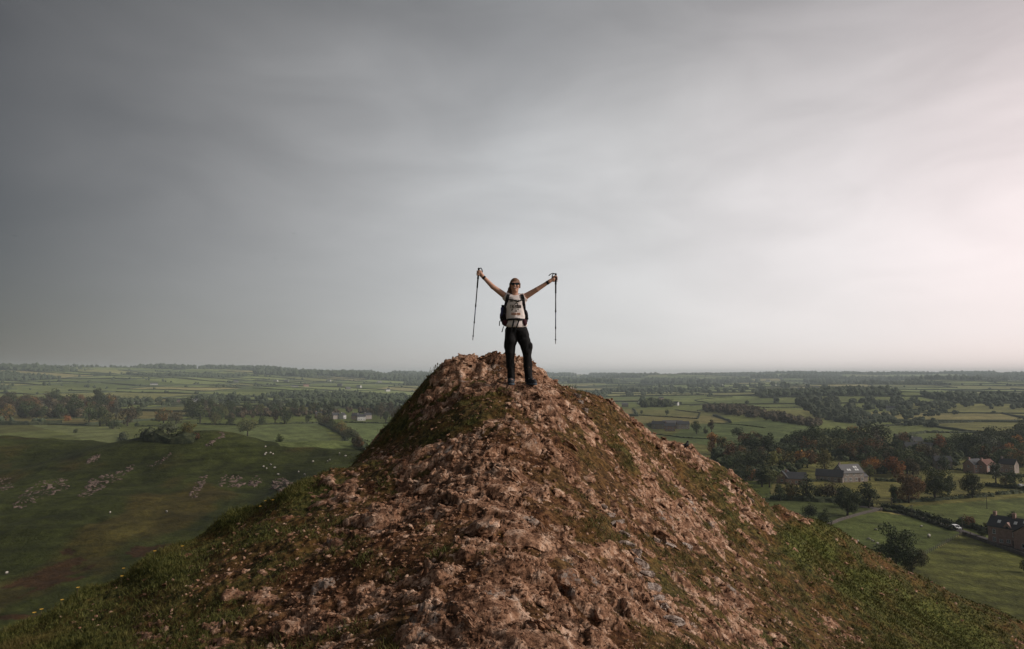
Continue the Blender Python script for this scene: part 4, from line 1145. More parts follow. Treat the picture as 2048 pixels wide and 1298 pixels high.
hedge([(1750, 962), (1800, 964), (1840, 958)], 1.6, 2, 'hedge running right from the farmhouse meadow')
hedge([(1880, 938), (1930, 942), (1990, 950), (2060, 955)], 1.6, 2, 'dark hedge below the gabled cottages')
hedge([(1970, 972), (2010, 976), (2060, 980)], 1.8, 2, 'low dark hedge beside the white car at the right edge')
hedge([(-20, 850), (60, 850), (124, 848)], 4.0, 4.5, 'bushy dark hedge below the brown wood at far left')
hedge([(245, 874), (300, 880), (345, 886), (392, 884)], 4.0, 4.5, 'dark hedge under the willow behind the left hill')
hedge([(395, 848), (480, 851), (560, 848), (640, 846)], 1.7, 2.0, 'thin dark hedge along the top of the striped left field', leaves=False)
hedge([(640, 848), (690, 872), (728, 902)], 2.6, 3.2, 'bushy hedge running diagonally down between two left fields')
hedge([(690, 845), (760, 847), (825, 847)], 1.6, 2.0, 'dark hedge below the white cottages', leaves=False)
hedge([(90, 838), (200, 836)], 1.8, 2.0, 'dark hedge under the edge of the brown wood', leaves=False)
hedge([(250, 838), (330, 842), (400, 838)], 1.8, 2.0, 'dark hedge across the small fields on the left', leaves=False)
hedge([(275, 853), (340, 853)], 1.6, 1.8, 'short hedge right of the small conifer', leaves=False)
hedge([(200, 810), (420, 806), (640, 808), (840, 808)], 3.0, 3.5, 'long dark hedge line at the foot of the far hillside', leaves=False)
hedge([(420, 830), (520, 826), (640, 824), (700, 815)], 2.2, 3.0, 'hedge line crossing behind the left tree belt', leaves=False)
hedge([(1350, 820), (1400, 826), (1395, 838), (1330, 834), (1262, 829)], 1.5, 2.0, 'dark field wall hedge on the plateau', leaves=False)
hedge([(1395, 822), (1460, 812), (1540, 816), (1640, 817)], 1.8, 2.4, 'hedge above the long plantation', leaves=False)
hedge([(1390, 800), (1440, 795), (1465, 794)], 1.6, 2.2, 'upper zigzag hedge on the plateau', leaves=False)
hedge([(1390, 801), (1420, 808), (1380, 812)], 1.6, 2.2, 'lower zigzag hedge on the plateau', leaves=False)
hedge([(1240, 791), (1400, 790), (1560, 794), (1640, 797)], 2.4, 3.2, 'long hedge along the far edge of the plateau', leaves=False)
hedge([(1420, 846), (1480, 850), (1530, 856)], .9, 1.0, 'low field wall right of the conifer', leaves=False)
hedge([(1290, 866), (1370, 876), (1450, 880)], 1.0, 1.2, 'low dark wall below the farm buildings', leaves=False)
hedge([(1720, 856), (1800, 850), (1900, 846), (2060, 842)], 2.6, 3.2, 'hedge along the valley meadows', leaves=False)
hedge([(1790, 872), (1850, 866), (1960, 866)], 2.6, 4.0, 'bushy hedge in front of the valley meadows', leaves=False)
MAT_ROAD = plain('asphalt', (.08, .068, .064), .9, .2, 1.5)
def road():
    xs, ys = along([(1712, 1012), (1760, 1018), (1835, 1034), (1918, 1061), (1985, 1084), (2048, 1106), (2140, 1140)], 1.5)
    k = np.ones(9) / 9
    xs = np.convolve(np.pad(xs, 4, 'edge'), k, 'valid'); ys = np.convolve(np.pad(ys, 4, 'edge'), k, 'valid')
    dx, dy = np.gradient(xs), np.gradient(ys); l = np.hypot(dx, dy); nx, ny = -dy / l, dx / l
    w = 1.9
    rows = []
    for o, dz in ((-w, -.3), (-w, .10), (0, .16), (w, .10), (w, -.3)):
        x, y = xs + nx * o, ys + ny * o
        rows.append(np.stack([x, y, H(xs, ys) + dz], -1))
    V = np.stack(rows, 1).reshape(-1, 3); q = (np.arange(len(xs) - 1)[:, None] * 5 + np.arange(4)[None]).ravel()
    o = link('road', np_mesh('road', V, np.stack([q, q + 1, q + 6, q + 5], 1), False, None, MAT_ROAD))
    tag(o, 'narrow asphalt lane running past the stone house', kind='structure')
    return xs, ys
RDX, RDY = road()
MAT_WALL = plain('dry_stone', (.095, .08, .07), .95, .45, 2.2)
def stone_wall(poly_px, h, w, label):
    xs, ys = along(poly_px, .9)
    V, F = hedge_strip(xs, ys, h, w, np.random.RandomState(8))
    V = V.reshape(-1, 5, 3); z = H(xs, ys)
    V[:, 1, 2] = z + h * .96; V[:, 3, 2] = z + h * .96; V[:, 2, 2] = z + h * (1.0 + .12 * rh.rand(len(xs)))
    return tag(link('stone_wall', np_mesh('stone_wall', V.reshape(-1, 3), F, False, None, MAT_WALL)), label, 'wall')
stone_wall([(1926, 1069), (1985, 1091), (2048, 1113), (2140, 1148)], 1.1, .6, 'dry stone wall along the near side of the lane by the house')
stone_wall([(1640, 1058), (1680, 1042), (1720, 1030), (1764, 1020)], 1.0, .45, 'dry stone wall curving up to the lane left of the sheep field')

# ------------------------------------------------------------------ wire fence, gate, poles
MAT_WOOD = plain('weathered_wood', (.13, .105, .085), .9, .3, 8)
MAT_WIRE = plain('wire', (.12, .12, .12), .5, .1, 10)
def fence():
    a, b = ground(1842, 1115), ground(1922, 1071)
    n = 22
    e = empty('wire_fence', (a.x, a.y, Hz(a.x, a.y)))
    tops = []
    pm = MB().tube([(0, 0, -.2), (0, 0, 1.25)], .075, 6).mesh('post', MAT_WOOD)
    for k in range(n):
        p = a.lerp(b, k / (n - 1)); z = Hz(p.x, p.y)
        o = link('post', pm, None, e, (p.x - a.x, p.y - a.y, z - e.location.z)); o.rotation_euler = (random.gauss(0, .03), random.gauss(0, .03), 0)
        tops.append(Vector((p.x - a.x, p.y - a.y, z - e.location.z)))
    for h in (.45, .8, 1.15):
        MB().tube([q + Vector((0, 0, h)) for q in tops], .012, 4).build('wire', MAT_WIRE, e)
    tag(e, 'wooden post and wire fence dividing the sheep field from the striped field', 'fence')
    p = ground(1930, 1071); g = empty('field_gate', p, math.radians(-35))
    for x in (-1.6, 1.6): MB().box((x, 0, .6), (.09, .09, .75)).build('post', MAT_WOOD, g)
    for z in (.25, .5, .75, 1.0): MB().box((0, 0, z), (1.5, .03, .05)).build('rail', MAT_WOOD, g)
    tag(g, 'small wooden field gate where the fence meets the lane', 'gate')
fence()
def pole(px, py, hpx, label, stay=False):
    p = ground(px, py); h = hpx * p.y / FPX
    e = empty('utility_pole', p)
    MB().tube([(0, 0, -.3), (0, 0, h)], [.14, .10], 7).build('shaft', plain('pole_wood', (.10, .085, .07), .9), e)
    MB().box((0, 0, h - .5), (.75, .06, .06)).build('crossarm', plain('pole_wood', (.10, .085, .07), .9), e)
    for x in (-.6, 0, .6): MB().tube([(x, 0, h - .44), (x, 0, h - .25)], .05, 6).build('insulator', plain('porcelain', (.5, .5, .5), .4), e)
    if stay: MB().tube([(0, 0, h - .6), (-2.6, .5, 0)], .02, 4).build('stay_wire', MAT_WIRE, e)
    tag(e, label, 'pole')
pole(1823, 1034, 24, 'wooden pole beside the hedge of the lane')
pole(1925, 1060, 26, 'wooden pole just right of the white car')
pole(1974, 1018, 28, 'wooden pole with a stay wire alone in the upper green field', True)
pole(1505, 962, 22, 'wooden pole near the roof by the edge of the ridge')
pole(1783, 1016, 20, 'wooden pole at the bend of the lane under the trees')

# ------------------------------------------------------------------ houses
MAT_PINK = plain('pink_stone', (.36, .235, .20), .9, .22, 1.6)
MAT_STONE = plain('grey_stone', (.30, .25, .22), .9, .25, 1.6)
MAT_WHITE = plain('white_render', (.52, .51, .49), .8, .06, 2)
MAT_SLATE = plain('slate', (.050, .050, .056), .7, .25, 2.5)
MAT_LIGHTROOF = plain('pale_roof', (.13, .125, .125), .5, .12, 3)
MAT_TILE = plain('red_tile', (.15, .075, .058), .85, .2, 3)
MAT_GLASS = plain('window_glass', (.03, .035, .04), .15, .2, 1, .5)
MAT_FRAME = plain('white_frames', (.7, .69, .67), .6, .05, 2)
def house(name, pos, rz, w, d, eave, ridge_h, wall_m, roof_m, label, windows=(), chimneys=(), skylights=(), door=None, gable_dormer=None, cat='house', group=None):
    """w along local x (ridge direction), front faces local -y; windows = (x, z, w, h, face)"""
    e = empty(name, pos, rz)
    mb = MB()
    hx, hy = w / 2, d / 2
    mb.add([(-hx, -hy, -1), (hx, -hy, -1), (hx, hy, -1), (-hx, hy, -1), (-hx, -hy, eave), (hx, -hy, eave), (hx, hy, eave), (-hx, hy, eave), (-hx, 0, ridge_h - .05), (hx, 0, ridge_h - .05)],
           [(0, 1, 5, 4), (1, 2, 6, 9, 5), (2, 3, 7, 6), (3, 0, 4, 8, 7)])
    mb.build('wall', wall_m, e)
    ov = .3; sl = (ridge_h - eave) / hy
    for s in (-1, 1):
        z0 = eave - ov * sl + .1
        r = MB(); a = [(-hx - ov, s * (hy + ov), z0), (hx + ov, s * (hy + ov), z0), (hx + ov, 0, ridge_h + .1), (-hx - ov, 0, ridge_h + .1)]
        r.add(a + [(p[0], p[1], p[2] + .16) for p in a], [(0, 1, 2, 3), (7, 6, 5, 4), (0, 4, 5, 1), (1, 5, 6, 2), (2, 6, 7, 3), (3, 7, 4, 0)])
        ro = r.build('roof', roof_m, e)
        if s == -1:
            for x, q in skylights:
                yy = -hy * (1 - q); zz = eave + (ridge_h - eave) * q + .34
                R = Matrix.Rotation(math.atan(sl), 4, 'X')
                m = MB(); m.box((0, 0, 0), (.45, .6, .05), Matrix.Translation((x, yy, zz)) @ R); m.build('skylight', MAT_FRAME, ro)
    for x, y, hh in chimneys:
        zr = ridge_h - abs(y) * sl
        c = MB(); c.box((x, y, zr + hh / 2 - .3), (.45, .4, hh / 2 + .3)).box((x, y, zr + hh + .05), (.52, .47, .08)); co = c.build('chimney', wall_m, e)
        for dx in (-.2, .2): MB().tube([(x + dx, y, zr + hh + .1), (x + dx, y, zr + hh + .5)], .11, 7).build('chimney_pot', MAT_TILE, co)
    for x, z, ww, hh, face in windows:
        m = MB(); f = MB(); sL = MB()
        if face == 'f': c = (x, -hy - .02, z); b = (ww / 2, .03, hh / 2); sc = (x, -hy - .08, z - hh / 2 - .08); sb = (ww / 2 + .12, .1, .07)
        else:
            s = 1 if face == 'r' else -1
            c = (s * (hx + .02), x, z); b = (.03, ww / 2, hh / 2); sc = (s * (hx + .08), x, z - hh / 2 - .08); sb = (.1, ww / 2 + .12, .07)
        wo = m.box(c, b).build('window', MAT_GLASS, e)
        if face == 'f':
            for k in (-1, 0, 1): f.box((c[0] + k * ww / 2, c[1] - .04, z), (.05, .03, hh / 2))
            f.box((c[0], c[1] - .045, z + hh / 2), (ww / 2 + .05, .03, .05)).box((c[0], c[1] - .045, z), (ww / 2, .03, .035))
        else:
            for k in (-1, 0, 1): f.box((c[0] + s * .04, x + k * ww / 2, z), (.03, .05, hh / 2))
            f.box((c[0] + s * .045, x, z + hh / 2), (.03, ww / 2 + .05, .05))
        f.build('frame', MAT_FRAME, wo); sL.box(sc, sb).build('sill', MAT_FRAME, wo)
    if door is not None:
        do = MB().box((door, -hy - .03, 1.0), (.5, .04, 1.05)).build('door', plain('door_paint', (.10, .06, .05), .5), e)
        MB().box((door + .35, -hy - .09, 1.0), (.04, .03, .04)).build('handle', MAT_FRAME, do)
    if gable_dormer is not None:
        x = gable_dormer; m = MB(); zt = eave + (ridge_h - eave) * .62
        m.add([(x - 1.3, -hy - .06, eave - .4), (x + 1.3, -hy - .06, eave - .4), (x + 1.3, -hy - .06, eave + .2), (x, -hy - .06, zt), (x - 1.3, -hy - .06, eave + .2), (x - 1.3, 0, eave + .2), (x + 1.3, 0, eave + .2), (x, 0, zt)],
              [(0, 1, 2, 3, 4), (2, 6, 7, 3), (4, 3, 7, 5)]); dm = m.build('dormer', wall_m, e)
        MB().box((x, -hy - .1, eave + .2), (.35, .04, .4)).build('window', MAT_GLASS, dm)
    tag(e, label, cat, group)
    return e
def facing(p, deg):                    # front turned towards the camera, then by deg
    return -math.atan2(p.x, p.y) + math.radians(deg)
p = ground(2030, 1090)
house('stone_house', p, facing(p, -22), 12.5, 7.0, 5.6, 8.6, MAT_PINK, MAT_SLATE, 'pink stone house with a dark slate roof beside the lane at the right edge',
      windows=[(-4.4, 4.0, .8, 1.3, 'f'), (-4.4, 1.5, .8, 1.2, 'f'), (-2.4, 1.3, .9, .9, 'f'), (-.3, 1.6, 1.0, .9, 'f'), (3.6, 3.9, 1.0, 1.6, 'f'), (3.6, 1.2, 1.2, 1.2, 'f'), (1.4, 3.9, .9, 1.2, 'f'), (0, 4.5, .9, 1.2, 'l')], chimneys=[(-5.4, 0, 1.2), (0.2, 0, 1.4), (5.2, 0, 1.0)], skylights=[(-3.4, .42), (1.2, .5), (3.6, .72)], door=1.2, gable_dormer=-.6)
p = ground(2066, 1100)
house('stone_house', p, facing(p, 60), 8, 6.5, 5.2, 7.6, MAT_PINK, MAT_SLATE, 'gabled side wing at the right end of the pink stone house', windows=[(-2, 1.4, 1.6, .9, 'f'), (-2, 3.8, 1.2, 1, 'f'), (0, 1.5, 1.6, 1.2, 'l')])
p = ground(1697, 962)
fh = house('farmhouse', p, facing(p, 38), 12, 8.5, 4.8, 8.6, MAT_STONE, MAT_LIGHTROOF, 'large stone farmhouse with pale roof panels below the wood', windows=[(-1.8, 4.6, 1.1, 1.4, 'l'), (1.8, 4.6, 1.1, 1.4, 'l'), (-2.2, 1.6, 1.2, 1.4, 'l'), (0, 7.2, .9, 1.0, 'l'), (2.2, 1.6, 1.2, 1.4, 'l'), (-5, 1.6, 1.2, 1.4, 'f'), (-2, 1.6, 1.2, 1.4, 'f'), (1.5, 1.6, 1.2, 1.4, 'f'), (5, 1.6, 1.2, 1.4, 'f'), (-4, 4.2, 1.1, 1.1, 'f'), (0, 4.2, 1.1, 1.1, 'f'), (4.4, 4.2, 1.1, 1.1, 'f')], chimneys=[(-5.2, 0, 1.0)], skylights=[(-2.5, .3), (-1.3, .3), (2.2, .3), (3.4, .3), (2.2, .62), (3.4, .62)], door=3.2)
p = ground(1660, 962)
house('barn', p, facing(p, -8), 13, 6.0, 2.8, 5.8, MAT_STONE, MAT_SLATE, 'low stone barn with a dark roof joined left of the large farmhouse', windows=[(-3.5, 1.5, 1, 1, 'f'), (0, 1.5, 1, 1, 'f'), (3.0, 1.5, 1, 1, 'f'), (0, 3.4, .8, .9, 'l')], door=4.8, cat='barn')
p = ground(1722, 962)
house('shed', p, facing(p, 38), 4.5, 5, 2.6, 4.2, MAT_STONE, MAT_LIGHTROOF, 'small pale roofed outbuilding right of the large farmhouse', cat='shed')
p = ground(1591, 968)
house('cottage', p, facing(p, 8), 10, 6, 3.0, 5.8, MAT_PINK, MAT_SLATE, 'pale gabled cottage with a dark roof left of the farmhouse', windows=[(-3, 1.4, 1, 1, 'f'), (0, 1.4, 1, 1, 'f'), (3, 1.4, 1, 1, 'f')], chimneys=[(-4.4, 0, 1.1)], door=1.5)
p = ground(1570, 966)
house('cottage', p, facing(p, 62), 6, 6, 3.2, 6.2, MAT_PINK, MAT_SLATE, 'cottage wing showing a pale pointed gable at the edge of the trees', windows=[(0, 1.6, 1, 1, 'l')])
p = ground(1503, 960)
house('cottage', p, facing(p, 20), 8, 6, 3, 5.6, MAT_STONE, MAT_SLATE, 'grey roofed cottage half hidden by the ridge edge', windows=[(-2, 1.5, 1, 1, 'f'), (2, 1.5, 1, 1, 'f')])
for px, py, rz, w, wm, rm, lb in [(1825, 906, 20, 11, MAT_STONE, MAT_SLATE, 'grey gabled house in the village among the trees'), (1846, 906, -15, 13, MAT_STONE, MAT_LIGHTROOF, 'long pale roofed house at the right of the village'), (1803, 903, -40, 9, MAT_STONE, MAT_SLATE, 'grey house behind the red bush in the village'), (1833, 893, 30, 8, MAT_WHITE, MAT_SLATE, 'white gabled house highest in the village'), (1800, 890, 10, 8, MAT_STONE, MAT_SLATE, 'small house behind the red tree in the village'),
                          (1948, 945, 55, 9, MAT_PINK, MAT_SLATE, 'pink gabled cottage behind the lone dark tree'), (1972, 946, 60, 9, MAT_PINK, MAT_TILE, 'gabled cottage with a red roof behind the lone dark tree'), (1975, 905, 5, 15, MAT_PINK, MAT_SLATE, 'terrace with chimneys on the wooded slope at right'), (1885, 938, 15, 9, MAT_STONE, MAT_SLATE, 'grey cottage half hidden in the dark trees'), (2018, 945, -20, 8, MAT_STONE, MAT_SLATE, 'grey house between trees near the right edge'),
                          (1345, 856, 5, 20, MAT_STONE, MAT_LIGHTROOF, 'long farm shed with a pale roof on the plateau'), (1318, 858, -10, 14, MAT_STONE, MAT_SLATE, 'dark roofed farm building at the left of the plateau farm'), (1366, 858, 10, 12, MAT_STONE, MAT_SLATE, 'farmhouse at the right end of the plateau farm'), (1340, 862, 0, 10, MAT_PINK, MAT_SLATE, 'small pink outbuilding in front of the plateau farm'),
                          (1322, 800, 20, 12, MAT_PINK, MAT_SLATE, 'house among the trees of the plateau hamlet'), (1352, 811, -30, 10, MAT_WHITE, MAT_SLATE, 'white house right of the plateau hamlet trees'), (1250, 814, 0, 12, MAT_STONE, MAT_LIGHTROOF, 'low building at the left of the plateau hamlet'),
                          (685, 838, 60, 7, MAT_WHITE, MAT_SLATE, 'white gable of a cottage behind the left fields'), (670, 838, 30, 9, MAT_STONE, MAT_SLATE, 'stone cottage left of the white gable'), (722, 841, 10, 10, MAT_WHITE, MAT_SLATE, 'long white cottage behind the left fields'), (712, 839, -20, 10, MAT_PINK, MAT_SLATE, 'pinkish house left of the long white cottage'), (735, 838, 25, 9, MAT_STONE, MAT_SLATE, 'stone house right of the long white cottage'), (637, 836, 10, 8, MAT_PINK, MAT_SLATE, 'pale house at the top of the diagonal hedge'),
                          (390, 806, -10, 12, MAT_WHITE, MAT_LIGHTROOF, 'white farm building in front of the far hillside'), (350, 806, 5, 16, MAT_PINK, MAT_SLATE, 'row of pink houses in front of the far hillside'), (275, 806, 0, 20, MAT_WHITE, MAT_LIGHTROOF, 'long white barn at the left foot of the far hillside'),
                          (308, 770, 0, 22, MAT_WHITE, MAT_SLATE, 'white farm high on the far left hillside'), (590, 775, 0, 22, MAT_WHITE, MAT_SLATE, 'white farm on the far hillside left of the ridge'), (612, 773, 20, 20, MAT_PINK, MAT_TILE, 'pinkish farm right of the white one on the hillside'), (1782, 822, 0, 14, MAT_WHITE, MAT_SLATE, 'white house across the river valley'), (1803, 821, 20, 14, MAT_WHITE, MAT_SLATE, 'bright white house right of another across the valley')]:
    p = ground(px, py); wn = [(-w * .3, 1.6, 1.1, 1.2, 'f'), (0, 1.6, 1.1, 1.2, 'f'), (w * .3, 1.6, 1.1, 1.2, 'f'), (0, 3.9, 1, 1, 'l'), (-w * .3, 4.0, 1, 1.1, 'f'), (w * .3, 4.0, 1, 1.1, 'f')]
    house('house', p, facing(p, rz), w, 6.5, 5.0 if w < 18 else 4.4, 7.8, wm, rm, lb, windows=wn, chimneys=[(-w * .4, 0, 1.0)] if w < 18 else [])
def far_houses():
    for k in range(26):
        px = rh.uniform(1240, 1640) if k < 17 else rh.uniform(420, 820); py = rh.uniform(757, 782) if k < 17 else rh.uniform(760, 785)
        p = ground(px, py); s = p.y / 2600
        house('house', p, facing(p, rh.uniform(-40, 40)), 12 * s + 6, 9, 5.5, 8.5, MAT_WHITE if k % 2 else MAT_LIGHTROOF, MAT_LIGHTROOF if k % 3 else MAT_SLATE, 'tiny pale building in the hazy town right of the ridge' if k < 17 else 'tiny pale building scattered on the far country left of ridge', group='hazy far town' if k < 17 else 'far left buildings')
far_houses()

# ------------------------------------------------------------------ cars and sheep
MAT_CAR = plain('white_car_paint', (.72, .72, .72), .25, .03, 2, .5); MAT_TYRE = plain('tyre', (.02, .02, .02), .8); MAT_RIM = plain('rim', (.4, .4, .4), .4)
def car(pos, rz, label, van=False):
    e = empty('car', pos, rz)
    if van: prof = [(-2.4, .35), (2.3, .35), (2.4, .9), (2.0, 1.15), (1.5, 1.95), (-2.35, 2.0)]
    else: prof = [(-2.05, .35), (2.05, .35), (2.1, .75), (1.2, .95), (.55, 1.42), (-1.2, 1.45), (-1.95, .98), (-2.1, .8)]
    b = MB(); b.prism(prof, -.86, .86); bo = b.build('body', MAT_CAR, e)
    gp = [(1.05, 1.0), (.5, 1.36), (-1.15, 1.38), (-1.7, 1.0)] if not van else [(1.9, 1.2), (1.45, 1.8), (.4, 1.8), (.4, 1.2)]
    for s in (-1, 1):
        g = MB(); g.prism(gp, s * .87 - .01, s * .87 + .01); g.build('side_window', MAT_GLASS, e)
        MB().box((2.06, s * .6, .72), (.06, .18, .09)).build('headlight', plain('lamp_glass', (.6, .6, .55), .2), e)
        for x in (-1.3, 1.3):
            w = MB(); n = 14
            pts = [(x + .33 * math.cos(2 * math.pi * k / n), .33 + .33 * math.sin(2 * math.pi * k / n)) for k in range(n)]
            w.prism(pts, s * .88 - .1, s * .88 + .02); wo = w.build('wheel', MAT_TYRE, e)
            r = MB(); pts = [(x + .2 * math.cos(2 * math.pi * k / n), .33 + .2 * math.sin(2 * math.pi * k / n)) for k in range(n)]
            r.prism(pts, s * .91 - .01, s * .91 + .01); r.build('rim', MAT_RIM, wo)
    w = MB()
    q = [(1.22, .97, .70), (.57, 1.43, .62)] if not van else [(2.02, 1.18, .75), (1.52, 1.93, .7)]
    w.add([(q[0][0] + .02, -q[0][2], q[0][1]), (q[0][0] + .02, q[0][2], q[0][1]), (q[1][0] + .02, q[1][2], q[1][1]), (q[1][0] + .02, -q[1][2], q[1][1])], [(0, 1, 2, 3)]); w.build('windscreen', MAT_GLASS, e)
    tag(e, label, 'car')
i = int(np.argmin(np.abs(project(np.stack([RDX, RDY, H(RDX, RDY)], -1))[0] - 1914)))
dxy = Vector((RDX[i + 3] - RDX[i - 3], RDY[i + 3] - RDY[i - 3]))
car((RDX[i], RDY[i], Hz(RDX[i], RDY[i]) + .16), math.atan2(dxy.y, dxy.x), 'white car driving on the lane behind the hedge')
p = ground(2043, 974); car(p, math.radians(20), 'white car parked among trees at the right edge')
p = ground(1766, 909); car(p, math.radians(10), 'white van standing at the edge of the village wood', True)
MAT_WOOL = plain('wool', (.36, .335, .29), .95, .12, 20); MAT_FACE = plain('sheep_face', (.10, .09, .08), .8)
def sheep_proto():
    v, f = ICO3
    r = np.random.RandomState(2)
    b = v * (.52, .27, .30); b[:, 2] += .58; b += r.randn(*b.shape) * .012
    body = np_mesh('body', b, f, True, None, MAT_WOOL)
    mb = MB(); mb.tube([(.42, 0, .66), (.58, 0, .50), (.72, 0, .26), (.80, 0, .18)], [.13, .12, .09, .05], 8)
    head = mb.mesh('head', MAT_FACE, True)
    legs = []
    for x in (-.32, .32):
        for y in (-.13, .13):
            legs.append(MB().tube([(x, y, .5), (x + .03, y, .25), (x, y, 0)], [.07, .045, .035], 6).mesh('leg', MAT_FACE, True))
    ears = [MB().tube([(.55, s * .08, .56), (.53, s * .2, .53)], [.04, .015], 5).mesh('ear', MAT_FACE) for s in (-1, 1)]
    return [('body', body), ('head', head)] + [('leg', l) for l in legs] + [('ear', q) for q in ears]
SHEEP = sheep_proto()
def sheep(px, py, label, group, s=1.0, lift=0):
    p = ground(px, py)
    e = empty('sheep', p, random.uniform(0, 6.28)); e.scale = (s, s, s)
    for nm, me in SHEEP:
        o = bpy.data.objects.new(nm, me); COL.objects.link(o); o.parent = e
    tag(e, label, 'sheep', group)
for px, py in [(531, 896), (532, 909), (541, 908), (546, 911), (530, 911), (541, 932), (533, 940), (549, 938), (527, 936), (556, 951), (597, 946), (609, 952), (626, 925), (659, 922), (655, 925), (679, 909), (691, 914)]:
    sheep(px, py, 'white sheep grazing on the right slope of the left hill', 'sheep on the left hill', .95)
for px, py in [(13, 1150), (220, 1028), (333, 1026)]:
    sheep(px, py, 'white sheep alone in the dark hollow of the left valley', 'sheep in the left hollow', .9)
for px, py in [(1752, 1062), (1738, 1081), (1716, 1085), (1745, 1085), (1755, 1090), (1843, 1055), (1815, 1074)]:
    sheep(px, py, 'white sheep grazing in the field by the wire fence', 'sheep by the wire fence', 1.0)
sheep(1858, 1077, 'largest pale sheep standing apart near the wire fence', 'sheep by the wire fence', 1.7)

# ------------------------------------------------------------------ rock outcrops on the left hill
MAT_OUT = plain('outcrop_rock', (.115, .082, .068), .95, .6, .8)
def outcrop(poly, n, size, label):
    xs = [p[0] for p in poly]; ys = [p[1] for p in poly]; P = []
    while len(P) < n:
        px, py = rh.uniform(min(xs), max(xs)), rh.uniform(min(ys), max(ys))
        if in_poly(np.array([px]), np.array([py]), poly)[0]: P.append(ground(px, py))
    P = np.array([p[:] for p in P]); S = rh.lognormal(math.log(size * .8), .5, n)
    v, f = ICO1
    V = v[None] * (1 + .4 * (rh.rand(n, 12, 1) * 2 - 1)) * (S[:, None, None] * np.array([1.3, .9, .6]))
    A = rh.rand(n, 3) * 6.28; A[:, :2] = rh.randn(n, 2) * .3
    V = rotate(V, A) + P[:, None, :] - np.array([0, 0, .12])
    F = (f[None] + (np.arange(n) * 12)[:, None, None]).reshape(-1, 3)
    c = P.mean(0)
    tag(link('rock_outcrop', np_mesh('rock_outcrop', V.reshape(-1, 3) - c, F, False, None, MAT_OUT), loc=Vector(c)), label, 'outcrop', kind='stuff')
outcrop([(20, 1010), (70, 965), (130, 955), (142, 975), (80, 1000), (40, 1020)], 230, .42, 'broad scatter of pale rocks low on the left hill')
outcrop([(152, 992), (180, 960), (240, 940), (270, 928), (262, 945), (215, 972), (170, 996)], 240, .42, 'long diagonal band of pale rocks on the left hill')
outcrop([(-5, 985), (-5, 955), (22, 955), (30, 975)], 60, .4, 'pale rocks at the left edge of the left hill')
outcrop([(166, 932), (185, 912), (202, 906), (195, 922)], 50, .4, 'small pale rock streak high on the left hill')
outcrop([(290, 934), (320, 920), (340, 905), (342, 910), (318, 932)], 55, .36, 'thin curved line of pale rocks on the left hill')
outcrop([(376, 992), (390, 965), (412, 945), (415, 952), (400, 985), (388, 1000)], 80, .45, 'steep pale rock streak in the middle of the left hill')
outcrop([(430, 972), (445, 950), (480, 952), (490, 970), (470, 976)], 110, .5, 'dark grey rock face below the knoll of the left hill')
outcrop([(495, 970), (510, 950), (525, 960), (510, 976)], 60, .5, 'narrow grey rock face right of the dark one')
outcrop([(540, 975), (552, 958), (575, 956), (588, 972), (565, 984)], 110, .55, 'pale streaked rock face nearest the ridge on the left hill')
outcrop([(436, 878), (444, 862), (452, 864), (448, 874)], 26, .55, 'pale rocks crowning the knoll of the left hill')
outcrop([(405, 895), (425, 880), (438, 876), (420, 894)], 30, .4, 'few pale rocks left below the top of the knoll')
# ------------------------------------------------------------------ birds far off in the sky
def far_bird(px, py, D, label):
    p = Vector(at(px, py, D)); e = empty('flying_bird', p, random.uniform(0, 6)); m = plain('black_feathers', (.012, .012, .014), .6, .3, 30)
    MB().tube([(-.2, 0, 0), (0, 0, .02), (.22, 0, .01)], [.02, .06, .015], 6).build('body', m, e, True)
    for s in (-1, 1):
        w = [(.08, 0, .02), (.1, s * .25, .14), (-.02, s * .5, .10), (-.08, s * .24, .12), (-.1, 0, .02)]
        MB().add(w + [(a, b, c - .012) for a, b, c in w], [(0, 1, 2, 3, 4), (9, 8, 7, 6, 5), (0, 5, 6, 1), (1, 6, 7, 2), (2, 7, 8, 3), (3, 8, 9, 4)]).build('wing', m, e)
    tag(e, label, 'bird')
far_bird(588, 468, 190, 'tiny dark bird flying high left of the hiker'); far_bird(550, 518, 220, 'tiny dark bird flying below and left of another bird'); far_bird(30, 472, 170, 'tiny dark bird flying near the left edge of the sky')

